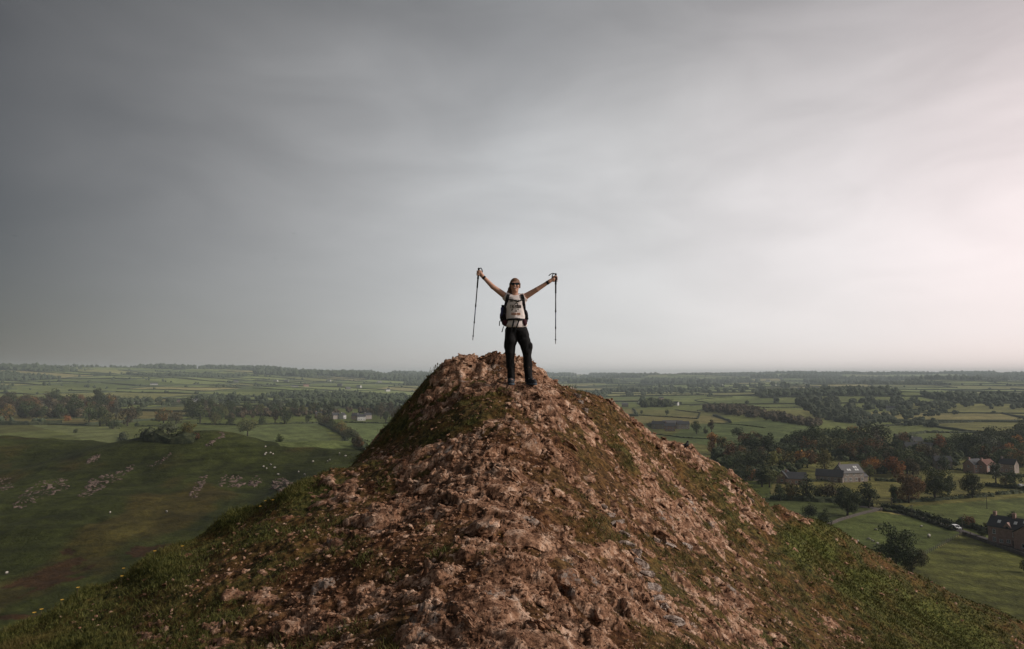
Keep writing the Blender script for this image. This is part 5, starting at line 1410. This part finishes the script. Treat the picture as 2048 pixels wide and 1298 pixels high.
# ------------------------------------------------------------------ the hiker
HD = 10.7
HS = HD / FPX
HX0 = (1036 - CX) * HS
def hp(px, py, y=0.0): return np.array([(px - 1036) * HS, y, (769 - py) * HS])
class SDF:
    def __init__(s, lo, hi, res):
        s.lo = np.array(lo, float); s.res = res
        s.n = np.ceil((np.array(hi) - s.lo) / res).astype(int) + 1
        s.f = np.full(s.n, .2, np.float32)
    def _blk(s, mn, mx, pad):
        a = np.clip(np.floor((np.array(mn) - pad - s.lo) / s.res).astype(int), 0, s.n - 1); b = np.clip(np.ceil((np.array(mx) + pad - s.lo) / s.res).astype(int) + 1, 1, s.n)
        sl = tuple(slice(i, j) for i, j in zip(a, b))
        ax = [s.lo[k] + s.res * np.arange(a[k], b[k]) for k in range(3)]
        return sl, np.meshgrid(*ax, indexing='ij')
    def _un(s, sl, d, k):
        f = s.f[sl]
        if k > 0:
            h = np.clip(.5 + .5 * (f - d) / k, 0, 1); s.f[sl] = f + (d - f) * h - k * h * (1 - h)
        else: s.f[sl] = np.minimum(f, d)
    def cap(s, a, b, ra, rb=None, k=.02):
        rb = ra if rb is None else rb; a = np.array(a, float); b = np.array(b, float); m = max(ra, rb)
        sl, (X, Y, Z) = s._blk(np.minimum(a, b), np.maximum(a, b), m + .05)
        ab = b - a; t = np.clip(((X - a[0]) * ab[0] + (Y - a[1]) * ab[1] + (Z - a[2]) * ab[2]) / (ab @ ab + 1e-12), 0, 1)
        d = np.sqrt((X - a[0] - t * ab[0]) ** 2 + (Y - a[1] - t * ab[1]) ** 2 + (Z - a[2] - t * ab[2]) ** 2) - (ra + (rb - ra) * t)
        s._un(sl, d, k); return s
    def chain(s, pts, rad, k=.02):
        for i in range(len(pts) - 1): s.cap(pts[i], pts[i + 1], rad[i], rad[i + 1], k)
        return s
    def ell(s, c, r, k=.02, rx=0.0, cut=False):
        c = np.array(c, float); m = max(r)
        sl, (X, Y, Z) = s._blk(c - m, c + m, .05)
        x, y, z = X - c[0], Y - c[1], Z - c[2]
        if rx: y, z = y * math.cos(rx) + z * math.sin(rx), -y * math.sin(rx) + z * math.cos(rx)
        k0 = np.sqrt((x / r[0]) ** 2 + (y / r[1]) ** 2 + (z / r[2]) ** 2); k1 = np.sqrt((x / r[0] ** 2) ** 2 + (y / r[1] ** 2) ** 2 + (z / r[2] ** 2) ** 2) + 1e-9
        d = k0 * (k0 - 1) / k1
        if cut: s.f[sl] = np.maximum(s.f[sl], -d)
        else: s._un(sl, d, k)
        return s
    def box(s, c, h, r=.01, k=.02, cut=False):
        c = np.array(c, float); h = np.array(h, float)
        sl, (X, Y, Z) = s._blk(c - h, c + h, .05 + r)
        q = [np.abs(A - c[i]) - h[i] + r for i, A in enumerate((X, Y, Z))]
        d = np.sqrt(sum(np.maximum(a, 0) ** 2 for a in q)) + np.minimum(np.maximum(np.maximum(q[0], q[1]), q[2]), 0) - r
        if cut: s.f[sl] = np.maximum(s.f[sl], -d)
        else: s._un(sl, d, k)
        return s
    def folds(s, amp, sc, seed=1):
        X, Y, Z = np.meshgrid(*[s.lo[k] + s.res * np.arange(s.n[k]) for k in range(3)], indexing='ij')
        s.f += (amp * fbm((X + Y * .7) * sc, Z * sc * .8 - X * sc * .5 + Y * sc, 3, seed)).astype(np.float32); return s
    def mesh(s, name, mat):
        f = s.f; n = np.array(f.shape)
        ins = f < 0
        cnt = sum(ins[i:n[0] - 1 + i, j:n[1] - 1 + j, k:n[2] - 1 + k].astype(np.int8) for i in (0, 1) for j in (0, 1) for k in (0, 1))
        act = (cnt > 0) & (cnt < 8)
        I = np.argwhere(act)
        idx = np.full(act.shape, -1, np.int64); idx[act] = np.arange(len(I))
        acc = np.zeros((len(I), 3)); wt = np.zeros(len(I))
        cor = [(i, j, k) for i in (0, 1) for j in (0, 1) for k in (0, 1)]
        for a in range(8):
            for b in range(a + 1, 8):
                if sum(abs(p - q) for p, q in zip(cor[a], cor[b])) != 1: continue
                fa = f[I[:, 0] + cor[a][0], I[:, 1] + cor[a][1], I[:, 2] + cor[a][2]]; fb = f[I[:, 0] + cor[b][0], I[:, 1] + cor[b][1], I[:, 2] + cor[b][2]]
                m = (fa < 0) != (fb < 0); t = np.where(m, fa / np.where(m, fa - fb, 1), 0)
                acc += m[:, None] * (np.array(cor[a]) + t[:, None] * (np.array(cor[b]) - np.array(cor[a]))); wt += m
        V = s.lo + s.res * (I + acc / wt[:, None])
        Fs = []
        for ax in range(3):
            u, v = (ax + 1) % 3, (ax + 2) % 3
            sa = [slice(None)] * 3; sb = [slice(None)] * 3; sa[ax] = slice(0, -1); sb[ax] = slice(1, None)
            ch = ins[tuple(sa)] != ins[tuple(sb)]
            E = np.argwhere(ch); E = E[(E[:, u] > 0) & (E[:, v] > 0) & (E[:, u] < n[u] - 1) & (E[:, v] < n[v] - 1)]
            def cell(du, dv):
                q = E.copy(); q[:, u] -= du; q[:, v] -= dv; return idx[q[:, 0], q[:, 1], q[:, 2]]
            Q = np.stack([cell(1, 1), cell(0, 1), cell(0, 0), cell(1, 0)], 1)
            fl = ~ins[E[:, 0], E[:, 1], E[:, 2]]
            Q[fl] = Q[fl][:, ::-1]
            Fs.append(Q[(Q >= 0).all(1)])
        return np_mesh(name, V, np.concatenate(Fs), True, None, mat)
from mathutils.bvhtree import BVHTree
SKIN = plain('skin', (.54, .30, .215), .6, .08, 12, .3)
M_SHIRT = plain('shirt_cotton', (.80, .70, .67), .9, .05, 10)
M_TROUS = plain('trousers', (.008, .0072, .0078), .85, .3, 14)
M_BOOT = plain('boot_leather', (.030, .033, .040), .7, .3, 20)
M_SOLE = plain('boot_sole', (.07, .09, .115), .8, .1, 20)
M_HAIR = plain('hair', (.16, .078, .042), .6, .35, 60, .35)
M_BLACK = plain('black_webbing', (.012, .012, .014), .8, .2, 30)
M_MAROON = plain('maroon_fabric', (.055, .014, .020), .8, .25, 25)
M_PACK = plain('pack_fabric', (.020, .016, .022), .8, .25, 25)
M_LENS = plain('dark_lens', (.008, .008, .010), .1, .1, 5, .6)
M_TEETH = plain('teeth', (.75, .70, .64), .4, .04, 5); M_LIP = plain('lips', (.30, .10, .085), .5, .05, 5)
POLES = {'L': (np.array([957.3, 537.5]), np.array([945.6, 681.0]), -.05, -.02), 'R': (np.array([1111.8, 548.5]), np.array([1111.0, 688.5]), -.05, -.03)}
HANDS = {'L': (959.3, 546.5), 'R': (1111.6, 558.0)}
def pole_axis(k):
    a, b, ya, yb = POLES[k]; A = hp(a[0], a[1], ya); B = hp(b[0], b[1], yb); return A, B
def hand_geo(k, wrist):
    A, B = pole_axis(k); ax = (B - A) / np.linalg.norm(B - A)
    c0 = hp(*HANDS[k], -.05); c = A + ax * ((c0 - A) @ ax)
    b = wrist - c; b = b - ax * (b @ ax); b /= np.linalg.norm(b); n = np.cross(ax, b)
    return c, ax, b, n
J = dict(neck=hp(1030, 590, .015), head=hp(1030, 570), sL=hp(1012.5, 593, .01), sR=hp(1048.5, 594, .01), eL=hp(985, 573, -.03), eR=hp(1074, 579, -.03), wL=hp(964.5, 552, -.05), wR=hp(1099, 563, -.05),
         hL=hp(1023, 662), hR=hp(1043, 662), kL=hp(1019.5, 705, -.04), kR=hp(1053.5, 703, -.03), aL=hp(1022.5, 756, .01), aR=hp(1057, 756, .01))
person = None
def build_person():
    global person
    b = SDF((-.74, -.24, -.03), (.68, .22, 1.86), .0062)
    # torso, hips, legs
    b.ell(hp(1030.5, 611, .01), (.150, .095, .16), .03).ell(hp(1031.5, 638, .005), (.128, .088, .14), .04).ell(hp(1033, 657, .005), (.150, .10, .10), .04)
    for q in 'LR':
        s = -1 if q == 'L' else 1
        b.chain([J['h' + q], J['k' + q], J['a' + q]], [.083, .056, .042], .03)
        toe = J['a' + q] + np.array([.0 if q == 'L' else .07, -.13, -.045])
        b.cap(J['a' + q] + (0, 0.03, -.04), toe, .04, .034, .03)
        b.cap(hp(1030, 600, .01), J['s' + q], .06, .056, .04)
        b.chain([J['s' + q], J['e' + q], J['w' + q]], [.052, .038, .027], .010)
        c, ax, bb, n = hand_geo(q, J['w' + q])
        b.cap(J['w' + q], c + bb * .036, .026, .030, .02)
        b.cap(c + bb * .034 - ax * .028, c + bb * .034 + ax * .030, .020, .018, .012)
        for k in range(4):
            o = c + ax * (-.030 + .0205 * k); ln = [.95, 1.08, 1.0, .82][k]
            pts = [o + bb * .034 + n * .012] + [o + (bb * math.cos(t) + n * math.sin(t)) * .0265 for t in np.radians(np.array([62, 125, 190]) * ln)]
            b.chain(pts, [.0105, .0098, .0092, .0082], .004)
        o = c - ax * .030
        b.chain([o + bb * .036 - n * .012, o + (bb * math.cos(-1.0) + n * math.sin(-1.0)) * .030 - ax * .012, o + (bb * math.cos(-2.1) + n * math.sin(-2.1)) * .027 - ax * .008], [.0125, .011, .009], .006)
    b.chain([J['neck'] + (0, .01, -.03), hp(1030, 580, .015)], [.052, .050], .025)
    # head
    h = hp(1030, 570)
    b.ell(h + (0, .012, .018), (.074, .092, .090), .02).ell(h + (0, -.022, -.035), (.058, .068, .075), .03).ell(h + (0, -.055, -.088), (.026, .028, .022), .02)
    b.cap(h + (0, -.092, .008), h + (0, -.108, -.026), .009, .012, .012)
    for s in (-1, 1):
        b.ell(h + (s * .038, -.068, -.022), (.026, .024, .022), .015)      # cheeks lifted by the smile
        b.ell(h + (s * .076, .012, -.008), (.010, .020, .030), .006)
        b.ell(h + (s * .030, -.094, .010), (.014, .012, .009), cut=True); b.ell(h + (s * .030, -.082, .010), (.012, .012, .012), .002)
    b.cap(h + (-.04, -.082, .03), h + (.04, -.082, .03), .012, .012, .015)
    b.ell(h + (0, -.098, -.052), (.026, .018, .009), cut=True)
    org = (HX0, HD, FOOT_Z)
    person = link('person', b.mesh('person', SKIN), loc=org)
    tag(person, 'hiker in a pale printed T-shirt and black trousers, arms raised on the summit', 'person')
    MB().box(h + (0, -.090, -.050), (.021, .006, .0055)).build('teeth', M_TEETH, person)
    m = MB(); m.tube([h + (-.030, -.086, -.046), h + (-.015, -.100, -.058), h + (0, -.103, -.061), h + (.015, -.100, -.058), h + (.030, -.086, -.046)], .0045, 6); m.build('lips', M_LIP, person, True)
    # shirt
    s = SDF((-.34, -.22, .78), (.36, .22, 1.48), .0065)
    s.ell(hp(1030.5, 611, .01), (.168, .112, .170), .03).ell(hp(1031, 632, .0), (.152, .106, .15), .05).ell(hp(1033, 650, .0), (.172, .118, .07), .05)
    s.cap(hp(1033, 645), hp(1033, 655), .11, .115, .05)
    for q in 'LR':
        s.cap(hp(1030, 600, .01), J['s' + q], .074, .068, .04)
        s.cap(J['s' + q], J['s' + q] + (J['e' + q] - J['s' + q]) * .12, .064, .060, .02)
    s.folds(.007, 14, 5)
    s.cap(hp(1030, 580, .0), hp(1030, 588, -.02), .052, .060, 0) if False else None
    s.ell(hp(1030, 584, -.015), (.064, .085, .062), cut=True)
    s.box(hp(1033, 668, 0), (.3, .3, .098), .0, cut=True)
    for q in 'LR':
        a = J['s' + q] + (J['e' + q] - J['s' + q]) * .34; s.ell(a + (J['e' + q] - J['s' + q]) * .10, (.10, .12, .10), cut=True)
    sm = s.mesh('shirt', M_SHIRT); shirt = link('shirt', sm, None, person)
    # trousers
    t = SDF((-.26, -.22, .02), (.30, .22, .95), .0065)
    t.ell(hp(1033, 660, .005), (.170, .118, .075), .03)
    for q in 'LR':
        k = J['k' + q]; a = J['a' + q]; hh = J['h' + q]
        t.chain([hh, (hh + k) / 2 + (0, -.012, 0), k], [.100, .094, .074], .02)
        t.chain([k, (k + a) / 2 + (0, .012, 0), a + (0, 0, .015)], [.072, .064, .060], .015)
    t.ell(J['kR'] + (.045, -.01, .075), (.045, .06, .07), .02).ell(J['kL'] + (-.05, -.005, .10), (.035, .055, .08), .02)
    t.folds(.011, 13, 9)
    t.box(hp(1033, 640, 0), (.3, .3, .092), .0, cut=True)
    link('trousers', t.mesh('trousers', M_TROUS), None, person)
    # boots
    for q in 'LR':
        a = J['a' + q]; dx = -.005 if q == 'L' else .085
        bt = SDF(a + (-.14, -.25, -.11), a + (.18, .14, .12), .0055)
        bt.cap(a + (0, .01, .05), a + (0, .015, -.03), .058, .056, .02).chain([a + (0, .03, -.045), a + (dx * .6, -.09, -.050), a + (dx, -.155, -.060)], [.052, .048, .040], .02)
        bt.box(a + (0, 0, -.17), (.3, .3, .078), 0, cut=True)
        bo = link('boot', bt.mesh('boot', M_BOOT), None, person)
        so = SDF(a + (-.14, -.27, -.13), a + (.18, .14, -.05), .0055)
        so.chain([a + (0, .035, -.088), a + (dx * .6, -.09, -.088), a + (dx, -.16, -.088)], [.055, .052, .045], .02).box(a + (0, 0, -.155), (.3, .3, .046), 0, cut=True).box(a + (0, 0, 0), (.3, .3, .077), 0, cut=True)
        link('sole', so.mesh('sole', M_SOLE), None, bo)
        MB().tube([a + (dx * .3 - .025, -.075, -.01), a + (dx * .35 + .025, -.085, -.02), a + (dx * .45 - .02, -.11, -.025), a + (dx * .5 + .025, -.12, -.03)], .005, 5).build('laces', plain('laces', (.2, .2, .2), .8), bo)
    # hair
    g = SDF(h + (-.16, -.16, -.36), h + (.14, .20, .16), .006)
    g.ell(h + (0, .018, .024), (.083, .100, .096), .02)
    g.box(h + (0, -.115, -.055), (.062, .085, .090), .02, cut=True)
    g.chain([h + (-.035, .085, .0), h + (-.065, .085, -.05), h + (-.095, .05, -.12), h + (-.105, .02, -.20)], [.045, .042, .036, .020], .02)
    g.chain([h + (-.078, -.02, .02), h + (-.082, -.01, -.045)], [.014, .009], .01)
    g.chain([h + (.076, -.02, .02), h + (.078, -.005, -.04)], [.013, .008], .01)
    g.folds(.004, 60, 3)
    link('hair', g.mesh('hair', M_HAIR), None, person)
    # sunglasses
    e = empty('sunglasses'); e.parent = person
    for sg in (-1, 1):
        m = MB(); n = 12
        pts = [(sg * .033 + .029 * math.copysign(abs(math.cos(t)) ** .7, math.cos(t)), .012 + .021 * math.copysign(abs(math.sin(t)) ** .7, math.sin(t))) for t in [2 * math.pi * k / n for k in range(n)]]
        v = [(h[0] + x, -.104 + abs(x) * .22 - .004, h[2] + z) for x, z in pts] + [(h[0] + x, -.104 + abs(x) * .22 + .004, h[2] + z) for x, z in pts]
        m.add(v, [tuple(range(n)), tuple(range(2 * n - 1, n - 1, -1))] + [(i, i + n, (i + 1) % n + n, (i + 1) % n) for i in range(n)]); m.build('lens', M_LENS, e)
        MB().tube([h + (sg * .062, -.09, .018), h + (sg * .080, -.05, .018), h + (sg * .082, .02, .012)], .005, 5).build('temple_arm', M_BLACK, e)
    MB().tube([h + (-.062, -.092, .026), h + (-.02, -.106, .024), h + (.02, -.106, .024), h + (.062, -.092, .026)], .006, 6).build('browline', M_BLACK, e)
    # wristbands
    for q in 'LR':
        w = J['w' + q]; d = J['e' + q] - w; d /= np.linalg.norm(d)
        MB().tube([w + d * .020, w + d * .052], .033, 12).build('wristband', M_BLACK, person)
    # print on the shirt
    bvh = BVHTree.FromPolygons([v.co[:] for v in sm.vertices], [p.vertices[:] for p in sm.polygons])
    def front(x, z, off=.004):
        hit = bvh.ray_cast(Vector((x, -.6, z)), Vector((0, 1, 0)))
        return (min(hit[0].y, .0) if hit[0] is not None else -.03) - off
    def mark(polys, mat, name='print'):
        m = MB()
        for poly in polys:
            P = [hp(px, py) for px, py in poly]
            v = [(p[0], front(p[0], p[2], .0045), p[2]) for p in P]; n = len(v)
            m.add(v + [(a, y + .004, c) for a, y, c in v], [tuple(range(n)), tuple(range(2 * n - 1, n - 1, -1))] + [(i, i + n, (i + 1) % n + n, (i + 1) % n) for i in range(n)])
        m.build(name, mat, shirt)
    ink = plain('dark_ink', (.035, .028, .026), .9); ink2 = plain('rust_ink', (.42, .20, .12), .9); ink3 = plain('grey_ink', (.16, .15, .14), .9)
    def strokes(x0, x1, y0, y1, n, seed):
        r = random.Random(seed); out = []; w = (x1 - x0) / n
        for k in range(n):
            a = x0 + k * w; t = w * .26
            out.append([(a + .1 * w, y1), (a + .1 * w + t, y1), (a + .1 * w + t, y0), (a + .1 * w, y0)])
            if r.random() < .75: out.append([(a + .6 * w, y1), (a + .6 * w + t, y1), (a + .6 * w + t, y0), (a + .6 * w, y0)])
            yy = r.choice([y0, (y0 + y1) / 2 - .3, y1 - .8]); out.append([(a + .1 * w + t, yy + .8), (a + .6 * w, yy + .8), (a + .6 * w, yy), (a + .1 * w + t, yy)])
        return out
    mark(strokes(1020, 1038, 600.6, 604.8, 7, 1), ink3, 'print_line')
    mark(strokes(1020, 1042.5, 611, 617, 7, 2), ink, 'print_line')
    mark(strokes(1022.5, 1041, 626.5, 631, 8, 3), ink2, 'print_line')
    ring = []
    for k in range(14):
        a, bq = 2 * math.pi * k / 14, 2 * math.pi * (k + 1) / 14
        ring.append([(1033 + 3.6 * math.cos(a), 610 + 3.6 * math.sin(a)), (1033 + 3.6 * math.cos(bq), 610 + 3.6 * math.sin(bq)), (1033 + 2.4 * math.cos(bq), 610 + 2.4 * math.sin(bq)), (1033 + 2.4 * math.cos(a), 610 + 2.4 * math.sin(a))])
    mark(ring, ink, 'print_emblem')
    mark([[(1031, 624.5), (1034.4, 624.5), (1032.7, 620.2)], [(1023.5, 618.5), (1027, 618), (1026, 620.5), (1024, 622), (1025.5, 624), (1022.5, 622)], [(1034.5, 620), (1036.5, 618), (1038.8, 620), (1036.5, 619.3)]], ink3, 'print_emblem')
    return front, shirt
front, shirt = build_person()

def ribbon(pts, w, th, name, mat, parent, side=None):
    pts = [np.array(p, float) for p in pts]; m = MB(); vs = []; fs = []
    for i, p in enumerate(pts):
        d = pts[min(i + 1, len(pts) - 1)] - pts[max(i - 1, 0)]; d /= np.linalg.norm(d)
        nn = np.array([0, -1.0, 0]) if side is None else np.array(side, float)
        a = np.cross(d, nn); a /= np.linalg.norm(a); nn = np.cross(a, d)
        vs += [p + a * w / 2 + nn * th / 2, p - a * w / 2 + nn * th / 2, p - a * w / 2 - nn * th / 2, p + a * w / 2 - nn * th / 2]
    for i in range(len(pts) - 1):
        for k in range(4): fs.append((i * 4 + k, i * 4 + (k + 1) % 4, i * 4 + 4 + (k + 1) % 4, i * 4 + 4 + k))
    fs += [(3, 2, 1, 0), tuple(len(pts) * 4 - 4 + k for k in range(4))]
    return m.add(vs, fs).build(name, mat, parent)
def build_pack():
    e = empty('backpack', (HX0, HD, FOOT_Z))
    b = SDF((-.34, .02, .78), (.28, .40, 1.50), .0075)
    b.box(hp(1030, 616, .20), (.150, .085, .235), .06, .03).box(hp(1030, 628, .27), (.120, .05, .14), .04, .03).box(hp(1030, 592, .20), (.13, .085, .06), .05, .03)
    b.ell(hp(1006.5, 632, .14), (.055, .075, .11), .03).ell(hp(1051.5, 632, .14), (.045, .075, .11), .03)
    b.folds(.008, 12, 14)
    link('pack_body', b.mesh('pack_body', M_PACK), None, e)
    def on(px, py, off=.010):
        p = hp(px, py); return np.array([p[0], front(p[0], p[2], off), p[2]])
    def strap(pl, n, **k):
        P = []
        for (a, b_), (c, d) in zip(pl[:-1], pl[1:]):
            for t in np.linspace(0, 1, n, endpoint=False): P.append(on(a + (c - a) * t, b_ + (d - b_) * t))
        P.append(on(*pl[-1])); return P
    L = [hp(1016, 589, .11), hp(1016.5, 587.2, .05)] + strap([(1016.5, 590), (1014, 600), (1010.5, 614), (1008.8, 628)], 4) + [hp(1006.0, 636, .02), hp(1005, 640, .10)]
    R = [hp(1044, 589, .11), hp(1044, 587.4, .05)] + strap([(1044, 590), (1046.5, 600), (1048, 612), (1049, 624)], 4) + [hp(1052.5, 632, -.01), hp(1054.5, 638, .08)]
    ribbon(L, .048, .014, 'shoulder_strap', M_BLACK, e); ribbon(R, .048, .014, 'shoulder_strap', M_BLACK, e)
    cs = ribbon([p + (0, -.006, 0) for p in strap([(1014, 599.5), (1026, 601), (1036, 604), (1041, 601.5), (1047.5, 599.5)], 3)], .016, .006, 'chest_strap', M_BLACK, e)
    p = on(1036, 604, .022); MB().box(p, (.016, .006, .011)).build('buckle', M_BLACK, cs)
    hb = ribbon([hp(1003.5, 642, .06)] + [q + (0, -.006, 0) for q in strap([(1010, 640.5), (1020, 640), (1032, 639.5), (1044, 640), (1049, 640)], 3)] + [hp(1055, 642, .06)], .030, .010, 'hip_belt', M_BLACK, e)
    p = on(1037, 640, .026); MB().box(p, (.024, .008, .018)).build('buckle', M_BLACK, hb)
    for a, c in (((1012.5, 646), (.068, .045, .056)), ((1048.5, 646), (.044, .045, .058))):
        q = on(a[0], a[1], .0); s = SDF(q - (.1, .09, .09), q + (.1, .12, .09), .0055); s.ell(q + (0, .012, 0), c, .01).folds(.004, 30, 8)
        link('hip_pocket', s.mesh('hip_pocket', M_MAROON), None, e)
    for pl in ([(1027.5, 642), (1026, 650), (1023.5, 660), (1022.5, 668)], [(1038, 642), (1035, 650), (1031, 661), (1029.5, 671)]):
        P = [on(*pl[0], .02), on(*pl[1], .016)] + [np.array([hp(*q)[0], -.145, hp(*q)[2]]) for q in pl[2:]]
        ribbon(P, .022, .004, 'loose_strap', M_BLACK, e)
    for pl in ([(1003, 640), (999, 642), (998.5, 651)], [(1007, 652), (1005, 659), (1003.5, 664)]):
        ribbon([hp(*q, .08) for q in pl], .014, .004, 'loose_strap', M_BLACK, e)
    tag(e, 'dark maroon backpack worn by the hiker, belt and straps fastened', 'backpack')
    bt = empty('water_bottle', Vector((HX0, HD, FOOT_Z)) + Vector(hp(1005.2, 628, .07)))
    MB().tube([(0, 0, -.03), (0, 0, .0), (0, 0, .10), (0, 0, .115)], [.030, .033, .033, .022], 14).build('bottle_body', plain('blue_plastic', (.035, .04, .16), .35, .1, 8, .5), bt, True)
    MB().tube([(0, 0, .11), (0, 0, .150)], .021, 12).build('cap', M_BLACK, bt)
    tag(bt, 'blue water bottle in the side pocket of the backpack', 'bottle')
build_pack()
def build_pole(k, label):
    A, B = pole_axis(k); ax = (B - A) / np.linalg.norm(B - A); L = np.linalg.norm(B - A)
    org = np.array([HX0, HD, FOOT_Z]) + B
    e = empty('trekking_pole', org)
    def P(t): return -ax * (L - t)               # t metres below the top
    blk = plain('pole_black', (.015, .015, .017), .4, .1, 20, .5); blu = plain('pole_blue', (.02, .03, .09), .35, .1, 20, .5); gr = plain('grip_foam', (.020, .018, .018), .9, .2, 40)
    MB().tube([P(.012), P(.03), P(.09), P(.155), P(.165)], [.013, .017, .0145, .0165, .012], 10).build('grip', gr, e, True)
    MB().tube([P(-.018), P(-.012), P(.0), P(.014)], [.006, .015, .019, .013], 10).build('handle_knob', blk, e, True)
    MB().tube([P(.16), P(.30)], .0125, 10).build('foam_sleeve', gr, e, True)
    MB().tube([P(.30), P(.58)], .0090, 8).build('upper_shaft', blk, e, True)
    MB().tube([P(.565), P(.60)], .012, 8).build('lock_collar', blk, e, True)
    MB().tube([P(.59), P(.84)], .0078, 8).build('middle_shaft', blu, e, True)
    MB().tube([P(.825), P(.86)], .0105, 8).build('lock_collar', blk, e, True)
    MB().tube([P(.85), P(L - .04)], .0065, 8).build('lower_shaft', blk, e, True)
    MB().tube([P(L - .075), P(L - .070), P(L - .062)], [.010, .020, .008], 10).build('basket', blk, e, True)
    MB().tube([P(L - .045), P(L - .01), P(L)], [.008, .006, .003], 8).build('tip', plain('steel', (.3, .3, .3), .3), e, True)
    s = 1 if k == 'L' else -1
    ribbon([P(.0) + (0, -.012, 0), P(-.005) + (s * .035, -.015, .006), P(.02) + (s * .055, -.015, 0), P(.055) + (s * .06, -.01, 0), P(.09) + (s * .04, .0, 0)], .016, .004, 'wrist_strap', M_BLACK, e)
    if k == 'R': ribbon([P(.0), P(-.012) + (-.05, 0, .004), P(.0) + (-.085, 0, 0), P(.025) + (-.11, 0, 0)], .014, .004, 'loose_strap_end', M_BLACK, e)
    tag(e, label, 'trekking pole', 'trekking poles of the hiker')
build_pole('L', 'trekking pole hanging from the raised hand on the left'); build_pole('R', 'trekking pole hanging from the raised hand on the right')

# ------------------------------------------------------------------ labels: tell look-alikes apart by landmark and order
LANDMARKS = [(1697, 950, 'the stone farmhouse'), (1590, 955, 'the small cottage'), (1830, 900, 'the village roofs'), (1960, 940, 'the gabled cottages'), (1766, 905, 'the white van'), (1470, 950, 'the ridge edge'), (2040, 920, 'the right picture edge')]
ORD = ['first', 'second', 'third', 'fourth', 'fifth', 'sixth', 'seventh', 'eighth', 'ninth', 'tenth', 'eleventh', 'twelfth', 'thirteenth', 'fourteenth', 'fifteenth', 'sixteenth', 'seventeenth', 'eighteenth', 'nineteenth', 'twentieth']
def tell_apart():
    bpy.context.view_layer.update()
    items = {}
    for o in COL.objects:
        if o.parent is None and o.get('category') and o.get('label'):
            q = project(np.array(o.location[:])); items.setdefault(o['label'], []).append((float(q[0]), float(q[1]), o))
    for lb, lst in list(items.items()):
        if len(lst) > 1 and lst[0][2].get('group') == 'trees of the village wood':
            for px, py, o in lst:
                k = min(LANDMARKS, key=lambda m: abs(m[0] - px) + 2 * abs(m[1] - py)); dx, dy = px - k[0], py - k[1]
                if abs(dx) > 28: w = 'left of' if dx < 0 else 'right of'
                else: w = 'behind' if dy < 0 else 'in front of'
                o['label'] = lb.replace('in the dense wood around the village', 'in the wood') + ', ' + w + ' ' + k[2]
    items = {}
    for o in COL.objects:
        if o.parent is None and o.get('category') and o.get('label'):
            q = project(np.array(o.location[:])); items.setdefault(o['label'], []).append((float(q[0]), float(q[1]), o))
    for lb, lst in items.items():
        if len(lst) < 2: continue
        lst.sort(key=lambda t: t[0])
        for k, (px, py, o) in enumerate(lst):
            n = len(lst)
            if k == 0: w = 'leftmost'
            elif k == n - 1: w = 'rightmost'
            elif k < n / 2 or k - n < -20: w = (ORD[k] if k < 20 else 'number %d' % (k + 1)) + ' from left'
            else: w = ORD[n - 1 - k] + ' from right'
            lb2 = lb.replace('the right picture edge', 'the right edge').replace('broadleaf tree', 'tree')
            o['label'] = (lb2.replace('turning orange ', 'turning ') if len((lb + ' ' + w).split()) > 16 else lb2) + ', ' + w
tell_apart()
print('ground', GZ.min(), GZ.max(), 'script seconds', round(time.time() - T0, 1))
